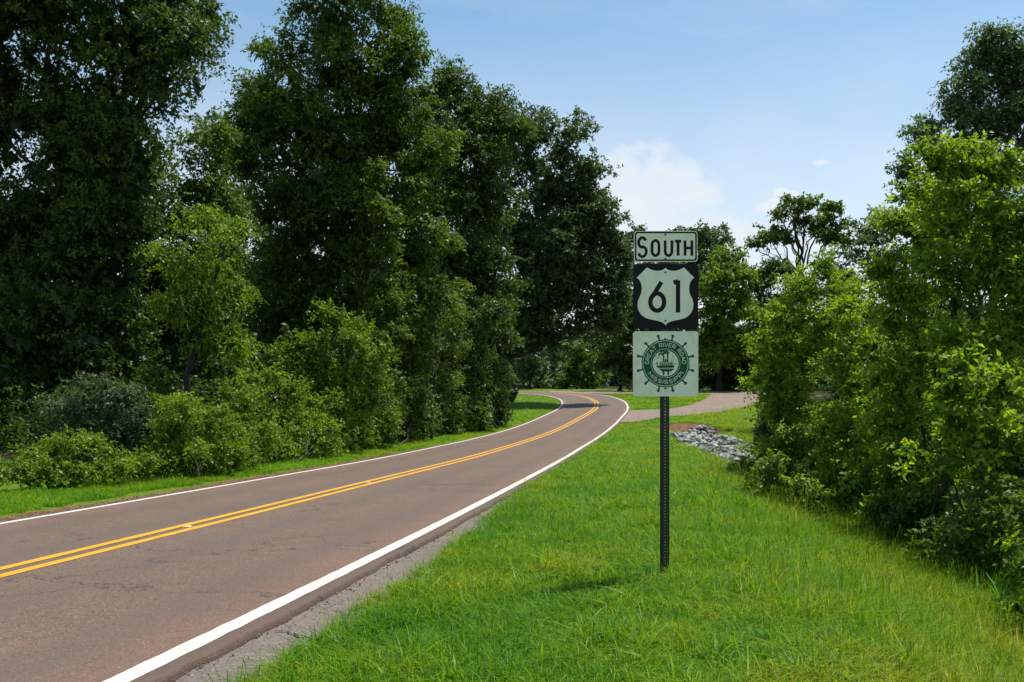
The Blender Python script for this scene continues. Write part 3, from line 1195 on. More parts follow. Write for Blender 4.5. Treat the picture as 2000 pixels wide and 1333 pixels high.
def crown_mesh(name, lobes, leaf, aspect, k, clump, lpc, seed, Yref, droop=.35, up=.35, big=True, hole=.0, flat=.75, persp=False, core=9, csz=.82):
    """lobes: (cx,cy,cz,rx,ry,rz). twigs radiate from clump centres, leaves stand along the twigs"""
    g = np.random.default_rng(seed)
    leaf_px = leaf * F / Yref
    la_px = .5 * leaf_px * leaf_px * aspect
    C, OUT, CT = [], [], []
    KC, KR = [], []
    for (cx, cy, cz, rx, ry, rz) in lobes:
        apx = math.pi * rx * rz * (F / Yref)**2
        m = max(3, int(.88 * k * apx / la_px / lpc))
        rad = np.array([rx, ry, rz])
        mr = (rx + rz) / 2
        nb = int(np.clip(5.5 * (mr / max(clump * 2.2, mr * .34))**2, 5, 46))
        bd = sphere_dirs(nb, g)
        bd[:, 2] = np.where((bd[:, 2] < -.35) & (g.random(nb) < .45), -bd[:, 2], bd[:, 2])
        bc = np.array([cx, cy, cz]) + bd * (.42 + .48 * g.random(nb))[:, None] * rad
        br = np.clip(mr * g.uniform(.26, .46, nb), clump * .9, clump * 3.0)
        bt = g.normal(0, .08, nb)
        KC.append(bc)
        KR.append(br)
        if core > 0:
            nf = int(nb * .7)
            KC.append(np.array([cx, cy, cz]) + sphere_dirs(nf, g) * (.55 * g.random((nf, 1))**.5) * rad)
            KR.append(np.full(nf, np.clip(mr * .42, clump, clump * 3)))
        bi = g.choice(nb, m, p=br**2 / (br**2).sum())
        d = sphere_dirs(m, g)
        d[:, 2] = np.where((d[:, 2] < -.15) & (g.random(m) < .62), -d[:, 2], d[:, 2])
        rr = g.uniform(.70, 1.0, m)
        p = bc[bi] + d * (rr * br[bi])[:, None] * np.array([1.12, 1.12, .72])
        od = unit(d + bd[bi] * .6)
        fill = g.random(m) < .24
        p[fill] = np.array([cx, cy, cz]) + sphere_dirs(int(fill.sum()), g) * (g.random(int(fill.sum()))**.5 * .85)[:, None] * rad
        C.append(p)
        OUT.append(od)
        CT.append(g.normal(0, .06) + bt[bi] + .10 * d[:, 2] * 0)
    C, OUT, CT = np.concatenate(C), np.concatenate(OUT), np.concatenate(CT)
    if hole > 0:
        q = C / (clump * 3.2)
        nz = vnoise(q[:, 0] + q[:, 2] * .7, q[:, 2] - q[:, 1] * .6, seed % 97)
        keep = nz > hole
        C, OUT, CT = C[keep], OUT[keep], CT[keep]
    # clumps far outside any view from near the camera are left out
    qx, qz = C[:, 0] / C[:, 1] * F, (C[:, 2] - CZ) / C[:, 1] * F
    keep = (np.abs(qx) < 1220) & (qz < HOR + 190)
    C, OUT, CT = C[keep], OUT[keep], CT[keep]
    m = len(C)
    tw = 5
    lt = max(3, int(round(lpc / tw)))
    # twigs
    td = unit(OUT[:, None, :] * .55 + g.normal(size=(m, tw, 3)) * .75 + np.array([0, 0, up]))
    td[..., 2] *= flat
    tl = clump * (.45 + .65 * g.random((m, tw)))
    c0 = C[:, None, :] + g.normal(size=(m, tw, 3)) * clump * .25
    tt = (np.arange(lt)[None, None, :] + g.random((m, tw, lt))) / lt
    pos = c0[:, :, None, :] + td[:, :, None, :] * (tl[:, :, None] * tt)[..., None]
    pos[..., 2] -= droop * (tl[:, :, None] * tt**2) * .8
    side = g.normal(size=(m, tw, lt, 3))
    ax = unit(td[:, :, None, :] * .5 + side * .7 + np.array([0, 0, -droop]))
    nrm = g.normal(size=(m, tw, lt, 3)) * .55 + OUT[:, None, None, :] * .30 + np.array([0, 0, .75])
    nrm = nrm - ax * np.sum(nrm * ax, -1, keepdims=True)
    nrm = unit(nrm)
    wv = np.cross(ax, nrm)
    tint = .48 + CT[:, None, None] + g.normal(0, .11, (m, 1, 1)) + g.normal(0, .10, (m, tw, 1)) + g.normal(0, .12, (m, tw, lt))
    L = leaf * (.65 + .7 * g.random((m, tw, lt)))
    if persp:
        L = L * np.clip(pos[..., 1] / Yref, .45, 2.0)
    pos, ax, nrm, wv = (a.reshape(-1, 3) for a in (pos, ax, nrm, wv))
    L = L.reshape(-1, 1)
    tint = np.clip(tint.reshape(-1), 0.02, .98)
    W = L * aspect
    n = len(pos)
    LEAF_TOTAL[0] += n
    if big:      # six-point leaf folded on the midrib
        v0 = pos
        vl1 = pos + ax * L * .35 - wv * W * .5 + nrm * L * .07
        vr1 = pos + ax * L * .35 + wv * W * .5 + nrm * L * .07
        vm = pos + ax * L * .45
        tip = pos + ax * L - nrm * L * .12
        V = np.stack([v0, vr1, tip, vm, vl1], 1).reshape(-1, 3)
        b = (np.arange(n) * 5)[:, None]
        Fc = np.concatenate([b + np.array([[0, 1, 2, 3]]), b + np.array([[0, 3, 2, 4]])], 0)
        at_ = np.repeat(tint, 5)
    else:
        v0 = pos
        vr = pos + ax * L * .45 + wv * W * .5
        tip = pos + ax * L - nrm * L * .10
        vl = pos + ax * L * .45 - wv * W * .5
        V = np.stack([v0, vr, tip, vl], 1).reshape(-1, 3)
        b = (np.arange(n) * 4)[:, None]
        Fc = b + np.array([[0, 1, 2, 3]])
        at_ = np.repeat(tint, 4)
    if core > 0:  # added inner quads, no real leaves: they block sun and sky through each bough
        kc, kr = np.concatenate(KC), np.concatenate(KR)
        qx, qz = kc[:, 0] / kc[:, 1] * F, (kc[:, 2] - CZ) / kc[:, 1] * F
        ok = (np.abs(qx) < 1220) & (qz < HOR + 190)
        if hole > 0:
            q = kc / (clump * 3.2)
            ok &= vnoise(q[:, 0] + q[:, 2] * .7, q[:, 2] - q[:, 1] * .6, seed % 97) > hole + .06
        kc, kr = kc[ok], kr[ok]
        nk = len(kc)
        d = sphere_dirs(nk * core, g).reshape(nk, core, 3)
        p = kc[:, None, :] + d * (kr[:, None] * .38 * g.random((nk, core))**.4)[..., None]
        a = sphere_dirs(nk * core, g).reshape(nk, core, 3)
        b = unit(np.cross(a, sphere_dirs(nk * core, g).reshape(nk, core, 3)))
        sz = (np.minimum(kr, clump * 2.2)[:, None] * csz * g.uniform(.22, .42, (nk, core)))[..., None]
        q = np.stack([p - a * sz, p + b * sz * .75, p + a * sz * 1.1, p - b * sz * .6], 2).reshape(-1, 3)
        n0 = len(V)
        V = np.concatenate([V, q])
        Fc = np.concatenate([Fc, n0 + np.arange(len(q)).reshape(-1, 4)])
        at_ = np.concatenate([at_, np.full(len(q), .02)])  # darkest tint paints the shade of the crown interior
    return np_mesh(name, V, Fc, 4, {'tint': at_}), C


def tube(paths, sides=7):
    """paths: list of (points (n,3), radii (n,)) -> one mesh's verts, quads"""
    VV, FF = [], []
    base = 0
    for pts, rad in paths:
        pts = np.asarray(pts, float)
        n = len(pts)
        t = unit(np.gradient(pts, axis=0))
        ref = np.array([1.0, .2, 0])
        a = unit(np.cross(t, ref))
        b = np.cross(t, a)
        ang = np.linspace(0, 2 * math.pi, sides, endpoint=False)
        ring = pts[:, None, :] + np.asarray(rad)[:, None, None] * (np.cos(ang)[None, :, None] * a[:, None, :] + np.sin(ang)[None, :, None] * b[:, None, :])
        VV.append(ring.reshape(-1, 3))
        idx = base + np.arange(n * sides).reshape(n, sides)
        nx = np.roll(idx, -1, axis=1)
        FF.append(np.stack([idx[:-1], nx[:-1], nx[1:], idx[1:]], -1).reshape(-1, 4))
        base += n * sides
    return np.concatenate(VV), np.concatenate(FF)


def bend(p0, p1, n, g, wob, sag=0.0):
    t = np.linspace(0, 1, n)[:, None]
    p = p0 * (1 - t) + p1 * t
    L = np.linalg.norm(p1 - p0)
    w = np.cumsum(g.normal(0, 1, (n, 3)), axis=0)
    w = w - w[0] - t * (w[-1] - w[0])
    p = p + w * wob * L / n
    p[:, 2:3] += sag * L * np.sin(t * math.pi)
    return p


def tree(name, label, cat, lobes_px, Y, mat, base=None, leaf=.11, aspect=.55, k=4.0, clump=.5, lpc=35, depth=1.0, trunk_r=.18, group=None, seed=1, big=False,
         hole=.0, droop=.35, up=.35, trunks=1, limbs=True, minpx=6.4, crown_name='crown', trunk_name='trunk', flat=.75, skirt=False, core=11, top=1.0):
    g = np.random.default_rng(seed + 1000)
    leaf = max(leaf, minpx / F * Y)
    lobes = []
    for lb in lobes_px:
        px, py, rx, rz = lb[:4]
        dy = lb[4] if len(lb) > 4 else 0.0
        Yl = Y + dy
        c = at(px, py, Yl)
        sx, sz = rx / F * Yl, rz / F * Yl
        if len(lb) <= 4:
            c[1] += g.normal(0, .25) * (sx + sz) / 2
        lobes.append((c[0], c[1], c[2], sx, (sx + sz) / 2 * depth, sz))
    if base is None:
        base = np.mean([l[0] for l in lobes])
    else:
        base = (base - 1000) / F * Y
    bz = gz(base, Y)
    root = empty(name, (base, Y, bz))
    tag(root, label, cat, group)
    if crown_name == 'foliage' or skirt:          # skirts down to the ground
        for (cx, cyy, cz, rx, ry, rz) in list(lobes):
            zg = gz(cx, cyy)
            if zg + .1 < cz - rz < zg + (9 if crown_name == 'foliage' and Y > 25 else 3.5 if Y > 40 else 1.3):
                lobes.append((cx, cyy, (cz - rz + zg) / 2 + .05, rx * .95, ry * .95, max((cz - rz * .4 - zg) / 2, .2)))
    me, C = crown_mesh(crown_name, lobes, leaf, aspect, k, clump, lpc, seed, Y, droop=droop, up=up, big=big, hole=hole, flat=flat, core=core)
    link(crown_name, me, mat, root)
    paths = []
    back = (1.3 if skirt else .8) * float(np.mean([l[4] for l in lobes]))
    lob = np.array([l[:3] for l in lobes])
    ztop = lob[:, 2].max()
    for q in range(trunks):
        b0 = np.array([base + (g.normal(0, .35) if trunks > 1 else 0), Y + back + (g.normal(0, .35) if trunks > 1 else 0), bz - .15])
        hi = lob[np.argsort(-lob[:, 2])[:max(1, len(lob) // 3)]]
        tgt = hi[g.integers(len(hi))] if trunks > 1 else hi.mean(0)
        tp = bend(b0, np.array([tgt[0], tgt[1] + back, b0[2] + (tgt[2] - b0[2]) * (.55 if skirt else 1.0)]), 14, g, .12 if (skirt or crown_name == 'foliage') else .3)
        rr = trunk_r * np.linspace(1, .22, 14)**.9
        rr[0] *= 1.45
        rr[1] *= 1.12
        paths.append((tp, rr))
    if limbs:
        for li, l in enumerate(lob):
            tp, rr = paths[li % trunks]
            zt = l[2] - .30 * abs(l[2] - bz) - .15 * np.linalg.norm(l[:2] - tp[0][:2])
            j = int(np.argmin(np.abs(tp[:, 2] - max(zt, bz + .12 * (ztop - bz)))))
            pth = bend(tp[j], l, 9, g, .3, .04)
            r0 = min(rr[j] * .6, trunk_r * .34)
            paths.append((pth, np.linspace(r0, r0 * .3, 9)))
            near = C[np.argsort(np.linalg.norm(C - l, axis=1))[:40]]
            for c in near[g.integers(0, len(near), 5)]:
                s = pth[g.integers(4, 9)]
                paths.append((bend(s, c, 5, g, .5), np.linspace(r0 * .32, r0 * .10, 5)))
    V, Fq = tube(paths)
    link(trunk_name, np_mesh(trunk_name, V, Fq, 4, None, True), M['bark'], root)
    return root


def build_trees():
    WOOD = 'trees of the wood beside the road'
    # --- left wood, from near to far
    tree('forest_tree', 'huge dark tree with leaning trunks filling the upper left corner', 'tree',
         [(60, 40, 180, 130), (260, 60, 150, 140), (335, 150, 95, 100), (375, 60, 55, 70), (110, 220, 160, 120), (-90, 180, 160, 200), (240, 320, 150, 120), (80, 420, 170, 130), (-70, 500, 150, 180),
          (210, 500, 140, 120), (110, 640, 190, 130), (-60, 720, 150, 130), (230, 690, 120, 110), (120, -110, 200, 110), (300, -90, 100, 90), (60, 780, 120, 80)],
         32, M['leaf_dark'], base=60, leaf=.15, k=4.1, clump=.52, trunk_r=.26, trunks=3, seed=11, hole=.12, group=WOOD)
    tree('forest_tree', 'mid-green tree behind the drooping tree, between the two tallest trees', 'tree',
         [(410, 290, 55, 80), (400, 400, 75, 90), (430, 470, 55, 70), (330, 430, 90, 90), (420, 560, 70, 90), (360, 560, 90, 90)], 37, M['leaf_vine'], base=395, leaf=.13, k=3.8, clump=.55, trunk_r=.2,
         seed=12, group=WOOD)
    tree('drooping_tree', 'sunlit drooping yellow-green tree in front of the dark leaning tree', 'tree',
         [(395, 440, 75, 40), (440, 480, 40, 35), (380, 510, 80, 40), (445, 570, 45, 35), (400, 600, 85, 45), (455, 650, 40, 30), (415, 675, 60, 36), (350, 610, 45, 40)],
         28.5, M['leaf_bush'], base=350, leaf=.13, aspect=.42, k=4.2, clump=.5, droop=.75, up=.15, trunk_r=.12, seed=13, hole=.2, group=WOOD)
    tree('forest_tree', 'tallest tree of the wood, vine-covered, its top cut by the picture edge', 'tree',
         [(700, -30, 120, 75), (640, 55, 95, 70), (775, 50, 60, 70), (560, 105, 55, 55), (800, 120, 55, 50), (690, 160, 140, 80), (510, 180, 60, 75), (485, 255, 55, 75), (540, 210, 75, 80), (610, 270, 140, 95), (770, 245, 100, 80),
          (840, 300, 60, 70), (690, 290, 110, 90), (690, 370, 100, 80), (640, 500, 110, 90), (495, 320, 55, 75), (600, 410, 130, 105), (710, 460, 80, 120), (560, 530, 95, 95), (640, 610, 120, 80), (800, 380, 70, 80), (520, 640, 60, 70)],
         45, M['leaf_vine'], base=680, leaf=.14, k=4.4, clump=.60, trunk_r=.34, seed=14, hole=.08, group=WOOD)
    tree('vine_column', 'narrow pale vine-wrapped stem lit against the tallest dark tree', 'tree',
         [(735, 345, 20, 30), (738, 400, 24, 40), (760, 450, 28, 40), (752, 500, 30, 45), (762, 560, 35, 60), (770, 640, 40, 60)], 41, M['leaf_vine'], base=765, leaf=.13, k=3.6, clump=.4,
         trunk_r=.1, seed=15, group=WOOD)
    tree('forest_tree', 'dark tree between the tallest tree and the oak', 'tree',
         [(880, 165, 46, 42), (835, 210, 50, 60), (990, 245, 45, 50), (935, 205, 52, 50), (870, 270, 80, 75), (955, 290, 55, 75), (850, 410, 90, 100), (930, 410, 85, 100), (880, 530, 90, 90), (955, 560, 70, 100), (900, 650, 90, 80)],
         62, M['leaf_dark'], base=900, leaf=.15, k=5.4, clump=.85, trunk_r=.4, seed=16, group=WOOD)
    tree('oak_tree', 'broad grey-green oak spreading its branches over the road bend', 'tree',
         [(1025, 265, 58, 55), (1100, 285, 60, 48), (970, 260, 50, 60), (1060, 370, 85, 65), (1135, 380, 45, 55), (1165, 455, 40, 50), (1100, 480, 85, 75), (1010, 470, 80, 90), (1185, 540, 36, 50),
          (1130, 585, 70, 50), (1040, 600, 80, 70), (1205, 610, 26, 50), (1085, 655, 60, 28), (1000, 660, 55, 60), (1160, 640, 45, 30), (990, 330, 45, 60), (1205, 545, 28, 48), (1190, 605, 40, 42), (1150, 335, 36, 42), (1178, 415, 34, 44), (1192, 490, 34, 50), (1120, 530, 85, 70), (1060, 530, 85, 80), (1140, 450, 60, 60)],
         88, M['leaf_oak'], base=985, leaf=.2, k=5.4, clump=.95, trunk_r=.5, seed=17, hole=.03, depth=.9, group=WOOD)
    tree('vine_thicket', 'rounded pale green hump of vines over a low tree', 'tree',
         [(790, 435, 45, 42), (850, 465, 55, 40), (810, 515, 60, 55), (770, 570, 45, 70), (835, 590, 65, 60), (885, 580, 36, 40, 5.), (892, 640, 30, 60, 7.), (800, 650, 60, 60), (880, 710, 36, 50, 9.)],
         43, M['leaf_vine'], base=830, leaf=.12, k=4.2, clump=.5, trunk_r=.08, seed=18, trunks=2, droop=.6, group=WOOD, skirt=True)
    tree('vine_thicket', 'dark draped tree at the inside edge of the bend', 'tree',
         [(955, 630, 42, 45), (965, 690, 45, 60, 5.), (930, 740, 50, 60), (978, 760, 30, 55, 7.), (948, 798, 42, 38, 6.), (910, 690, 40, 60)], 55, M['leaf_dark'], base=950, leaf=.13, k=4.2, clump=.6, trunk_r=.08,
         seed=19, droop=.7, trunks=2, group=WOOD, skirt=True)
    # deeper wood that closes the view between the trunks
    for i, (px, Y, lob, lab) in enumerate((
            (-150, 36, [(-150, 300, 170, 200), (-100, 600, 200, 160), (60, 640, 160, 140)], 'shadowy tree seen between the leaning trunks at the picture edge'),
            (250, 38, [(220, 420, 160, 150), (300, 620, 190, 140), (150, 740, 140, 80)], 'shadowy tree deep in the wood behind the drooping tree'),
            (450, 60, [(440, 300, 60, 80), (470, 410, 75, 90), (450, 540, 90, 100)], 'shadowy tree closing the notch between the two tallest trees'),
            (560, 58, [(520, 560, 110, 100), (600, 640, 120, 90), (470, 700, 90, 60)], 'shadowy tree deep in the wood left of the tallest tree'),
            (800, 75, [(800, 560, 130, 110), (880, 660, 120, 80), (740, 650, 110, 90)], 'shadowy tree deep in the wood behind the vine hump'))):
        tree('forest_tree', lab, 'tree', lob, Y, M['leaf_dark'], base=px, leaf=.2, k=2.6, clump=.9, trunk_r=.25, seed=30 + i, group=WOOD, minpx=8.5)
    # --- shrubs along the left verge
    SH = 'shrubs along the wooded verge'
    tree('shrub', 'low bright shrub nearest the picture edge on the wooded side', 'shrub',
         [(130, 880, 50, 32, .6), (190, 892, 50, 38, .9), (85, 912, 55, 30, 0.), (235, 922, 42, 28, .9), (150, 932, 80, 28, .2), (15, 930, 45, 32, -.6), (-60, 925, 60, 40, -1.0), (270, 915, 36, 28, 1.4)], 18.6, M['leaf_bush'], leaf=.07, k=3.6, clump=.26,
         trunk_r=.02, trunks=4, seed=41, group=SH, crown_name='foliage', trunk_name='stems')
    tree('shrub', 'rounded bright yellow-green shrub by the road, second from the picture edge', 'shrub',
         [(350, 805, 55, 36, .6), (420, 828, 58, 42, 1.6), (320, 850, 48, 40, .3), (385, 880, 80, 38, 1.2), (460, 875, 42, 36, 2.9), (295, 905, 45, 26, -.2), (420, 895, 65, 22, 2.0)], 21.0, M['leaf_bush'], leaf=.07, k=3.8, clump=.28,
         trunk_r=.02, trunks=4, seed=42, group=SH, crown_name='foliage', trunk_name='stems')
    tree('shrub', 'grey-green feathery shrub in the shade behind the bright low shrub', 'shrub',
         [(200, 765, 55, 32), (250, 795, 48, 38), (155, 795, 45, 32), (290, 830, 36, 36), (200, 835, 70, 40), (110, 830, 60, 45)], 22.5, M['leaf_grey'], leaf=.10, aspect=.3, k=3.4, clump=.3,
         trunk_r=.02, trunks=3, seed=43, group=SH, crown_name='foliage', trunk_name='stems')
    tree('shrub', 'wide tangled shrub mass in the middle of the wooded verge', 'shrub',
         [(500, 748, 42, 30, 0.), (560, 768, 52, 36, 2.), (470, 790, 55, 42, -.6), (520, 830, 80, 46, .6), (615, 795, 60, 42, 4.), (660, 830, 62, 38, 6.), (590, 850, 75, 32, 3.), (700, 848, 48, 26, 8.), (480, 860, 55, 38, -.8), (535, 880, 50, 20, 1.), (730, 830, 50, 40, 9.5), (640, 750, 50, 50, 7.)],
         27.5, M['leaf_bush'], leaf=.10, k=3.2, clump=.38, trunk_r=.03, trunks=4, seed=44, group=SH, crown_name='foliage', trunk_name='stems')
    tree('sapling', 'pointed light green sapling rising above the tangled shrubs', 'tree',
         [(650, 625, 32, 34), (685, 670, 58, 36), (605, 680, 36, 32), (640, 715, 90, 42), (560, 700, 36, 26), (720, 715, 48, 40), (660, 770, 90, 45), (590, 745, 50, 35)], 34, M['leaf_bush'], leaf=.12,
         k=3.8, clump=.45, trunk_r=.08, seed=45, group=SH)
    tree('shrub', 'tall shrub between the sapling and the vine hump', 'shrub',
         [(760, 670, 40, 36, 3.), (800, 715, 50, 42, 6.), (850, 755, 46, 42, 13.), (775, 790, 66, 50, 5.), (725, 780, 48, 60, 0.), (868, 795, 44, 34, 14.), (790, 832, 60, 20, 7.), (830, 812, 50, 28, 11.)], 37, M['leaf_vine'], leaf=.12, k=4.0, clump=.45,
         trunk_r=.04, trunks=3, seed=46, group=SH, crown_name='foliage', trunk_name='stems')
    tree('shrub', 'last dark shrub of the wooded verge before the bend', 'shrub',
         [(900, 785, 40, 40), (925, 815, 36, 24), (885, 818, 40, 22)], 54, M['leaf_vine'], leaf=.12, k=4.2, clump=.45, trunk_r=.03, trunks=2, seed=47, group=SH, crown_name='foliage', trunk_name='stems')
    # --- beyond the bend
    BK = 'far trees beyond the bend'
    tree('far_tree', 'pale leafy tree beyond the bend, beside the shady wood', 'tree', [(1040, 690, 26, 34), (1045, 735, 34, 28), (1025, 715, 30, 40)], 126, M['leaf_grey'], leaf=.4, k=4, clump=1.1, trunk_r=.2, seed=51, group=BK)
    tree('far_tree', 'narrow blue-green tree beyond the bend', 'tree', [(1083, 690, 18, 40), (1084, 735, 24, 28)], 142, M['leaf_blue'], leaf=.4, k=4.5, clump=1.2, trunk_r=.25, seed=52, group=BK)
    tree('far_tree', 'yellow-green rounded bushy tree in the middle of the gap beyond the bend', 'tree', [(1115, 725, 26, 22), (1135, 705, 30, 30), (1110, 745, 34, 18), (1150, 742, 34, 20)], 130, M['leaf_vine'], leaf=.4, k=4,
         clump=1.1, trunk_r=.2, seed=53, group=BK)
    tree('far_tree', 'tallest hazy tree behind the gap beyond the bend', 'tree', [(1100, 675, 50, 30), (1150, 670, 50, 40), (1060, 690, 34, 36), (1130, 710, 60, 40)], 158, M['leaf_blue'], leaf=.5, k=4, clump=1.4, trunk_r=.3, seed=54, group=BK)
    tree('far_tree', 'dark spreading tree by the grass bank just beyond the bend', 'tree', [(1195, 690, 36, 28), (1180, 712, 38, 20), (1215, 715, 34, 26), (1215, 650, 30, 30)], 114.5, M['leaf_dark'], base=1212, leaf=.4, k=4, clump=1.0, trunk_r=.25, seed=55, group=BK)
    tree('far_tree', 'tall dark tree half hidden behind the signs', 'tree', [(1225, 560, 26, 50), (1220, 640, 34, 50), (1260, 620, 50, 90), (1250, 720, 50, 40), (1300, 700, 60, 50), (1310, 600, 50, 90), (1290, 540, 40, 50), (1230, 480, 24, 40)], 115,
         M['leaf_dark'], base=1275, leaf=.4, k=4.2, clump=1.2, trunk_r=.4, seed=56, group=BK)
    tree('far_tree', 'rounded ivy-green tree just beside the shield sign', 'tree', [(1420, 515, 40, 40), (1395, 560, 50, 45), (1445, 575, 42, 50), (1410, 640, 65, 60), (1440, 680, 50, 50), (1380, 690, 45, 50)], 111, M['leaf_bush'],
         base=1415, leaf=.36, k=6.0, clump=1.0, trunk_r=.35, seed=57, group=BK)
    tree('far_tree', 'dark crown peeping over the ivy-green tree behind the SOUTH panel', 'tree', [(1370, 463, 48, 28), (1330, 490, 48, 42), (1405, 475, 30, 32), (1350, 550, 70, 60)], 138, M['leaf_blue'], base=1360, leaf=.45, k=4.2, clump=1.2,
         trunk_r=.4, seed=58, group=BK)
    tree('far_tree', 'dark leafy tree below the umbrella-shaped tree', 'tree', [(1485, 570, 42, 42), (1500, 640, 55, 55), (1470, 715, 60, 40), (1540, 650, 40, 60), (1545, 710, 50, 40), (1500, 535, 55, 26), (1560, 575, 45, 30), (1430, 735, 50, 25), (1390, 735, 45, 25)], 116, M['leaf_dark'], base=1500, leaf=.4, k=5.6, clump=1.1,
         trunk_r=.35, seed=59, group=BK)
    tree('umbrella_tree', 'open umbrella-shaped tree with bare forked limbs against the sky', 'tree',
         [(1570, 398, 48, 13), (1530, 420, 36, 14), (1618, 412, 34, 17), (1575, 432, 60, 13), (1500, 468, 40, 13), (1640, 448, 32, 15), (1615, 472, 50, 13), (1540, 462, 32, 10), (1478, 480, 24, 10),
          (1660, 478, 22, 15), (1600, 447, 40, 12), (1510, 448, 22, 10), (1545, 395, 26, 10)],
         132, M['leaf_vine'], base=1562, leaf=.36, k=6.5, clump=.85, trunk_r=.5, seed=60, hole=.1, flat=.45, up=.1, group=BK, depth=1.1, core=3)
    tree('far_tree', 'dusky tree between the umbrella-shaped tree and the near maples', 'tree', [(1655, 515, 40, 30), (1700, 475, 40, 38), (1740, 450, 40, 45), (1720, 540, 60, 60), (1655, 570, 42, 52), (1690, 630, 70, 60), (1620, 640, 40, 40)], 92, M['leaf_blue'],
         base=1700, leaf=.3, k=3.6, clump=.95, trunk_r=.35, seed=61, hole=.1, group=BK)
    tree('forest_tree', 'tall blue-green tree rising in the upper right corner', 'tree',
         [(1940, 75, 55, 40), (1965, 140, 75, 55), (1880, 150, 42, 40), (1860, 215, 52, 48), (1812, 262, 42, 36), (1920, 240, 85, 65), (2010, 200, 80, 120), (1785, 322, 40, 36), (1870, 335, 85, 65), (1775, 385, 32, 34), (1770, 340, 24, 24),
          (1850, 430, 70, 60), (1950, 360, 90, 80), (2080, 120, 80, 100)],
         64, M['leaf_blue'], base=1930, leaf=.2, k=5.2, clump=.85, trunk_r=.4, seed=62, hole=.12, group=BK)
    # --- right-hand maples and shrubs
    RT = 'sunlit trees along the ditch'
    tree('box_elder', 'tall bright-topped tree filling the right edge of the picture', 'tree',
         [(1840, 305, 42, 38), (1900, 325, 60, 52), (1965, 340, 55, 55), (1880, 420, 80, 65), (1985, 440, 75, 80), (1940, 550, 95, 80), (1850, 540, 60, 60), (1900, 680, 105, 80), (2010, 650, 80, 100), (1860, 800, 90, 80),
          (1960, 820, 80, 80), (1900, 930, 100, 80), (2030, 900, 80, 120), (2070, 480, 80, 150)],
         16.5, M['leaf_bright'], base=1915, leaf=.098, aspect=.52, k=4.8, clump=.40, trunk_r=.06, seed=71, up=.6, trunks=3, group=RT, skirt=True)
    tree('box_elder', 'bright slim tree in front of the tall right-hand tree, toward the sign', 'tree',
         [(1812, 385, 34, 38), (1765, 440, 42, 30), (1800, 470, 55, 40), (1730, 530, 36, 38), (1785, 570, 65, 50), (1740, 620, 55, 45), (1800, 680, 70, 60), (1755, 750, 60, 55), (1780, 850, 75, 70), (1740, 920, 55, 60), (1800, 980, 70, 50)],
         18.0, M['leaf_bright'], base=1780, leaf=.098, aspect=.52, k=4.8, clump=.38, trunk_r=.04, seed=72, up=.6, trunks=2, group=RT, skirt=True)
    tree('box_elder', 'rounded yellow-green tree nearest the stone-lined ditch', 'tree',
         [(1605, 530, 26, 30), (1570, 570, 42, 38), (1640, 585, 42, 38), (1535, 630, 50, 42), (1610, 650, 65, 48), (1505, 680, 46, 40), (1580, 715, 75, 48), (1500, 735, 42, 36), (1560, 785, 75, 48), (1515, 810, 48, 42),
          (1590, 850, 70, 48), (1540, 880, 55, 40)],
         27, M['leaf_bright'], base=1570, leaf=.098, aspect=.52, k=4.8, clump=.42, trunk_r=.04, seed=73, up=.55, trunks=3, group=RT, skirt=True)
    tree('box_elder', 'darker leafy tree between the ditch tree and the slim tree', 'tree',
         [(1660, 620, 42, 40), (1690, 680, 52, 50), (1650, 730, 55, 50), (1690, 790, 55, 55), (1650, 850, 65, 55), (1690, 910, 65, 60), (1640, 950, 50, 45), (1710, 970, 60, 45)],
         21.5, M['leaf_bright'], base=1680, leaf=.10, aspect=.52, k=4.6, clump=.40, trunk_r=.04, seed=74, up=.5, trunks=2, group=RT, skirt=True)
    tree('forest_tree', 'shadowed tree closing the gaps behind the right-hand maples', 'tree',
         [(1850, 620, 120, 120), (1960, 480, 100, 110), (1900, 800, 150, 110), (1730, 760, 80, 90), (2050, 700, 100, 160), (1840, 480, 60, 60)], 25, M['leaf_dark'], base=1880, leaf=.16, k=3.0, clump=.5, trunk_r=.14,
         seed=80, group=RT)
    tree('sapling', 'leafy sapling with bright tips standing before the right-hand tree', 'tree',
         [(1878, 735, 26, 34), (1850, 765, 34, 28), (1905, 780, 42, 36), (1880, 840, 50, 42), (1935, 870, 42, 36), (1965, 760, 42, 50), (1990, 850, 42, 50), (1850, 900, 50, 40), (1930, 950, 60, 45)],
         13.6, M['leaf_bright'], base=1920, leaf=.11, aspect=.52, k=3.0, clump=.30, trunk_r=.03, seed=75, big=True, up=.6, trunks=3, group=RT, skirt=True)
    tree('shrub', 'low bright shrub at the grass edge under the ditch tree', 'shrub',
         [(1505, 925, 36, 26), (1555, 950, 46, 32), (1590, 985, 36, 24), (1475, 950, 28, 22), (1530, 980, 55, 22)], 18.2, M['leaf_bush'], leaf=.09, k=3.6, clump=.24, trunk_r=.015, trunks=4, seed=76, big=True,
         group=RT, crown_name='foliage', trunk_name='stems', up=.55)
    tree('weed_clump', 'small leafy weeds growing at the foot of the stones', 'weeds', [(1425, 925, 18, 14), (1450, 915, 24, 18), (1440, 940, 24, 14), (1475, 930, 26, 22)], 27, M['leaf_bush'], leaf=.09, k=3.4, clump=.24,
         trunk_r=.01, trunks=3, seed=77, group=RT, crown_name='foliage', trunk_name='stems', up=.6)
    tree('weed_clump', 'grey-green weeds on the bank between the stones and the ditch tree', 'weeds', [(1500, 830, 26, 24), (1495, 860, 26, 22), (1505, 800, 22, 18)], 42, M['leaf_grey'], leaf=.10, aspect=.4, k=3.2, clump=.3,
         trunk_r=.01, trunks=3, seed=78, group=RT, crown_name='foliage', trunk_name='stems', up=.6)
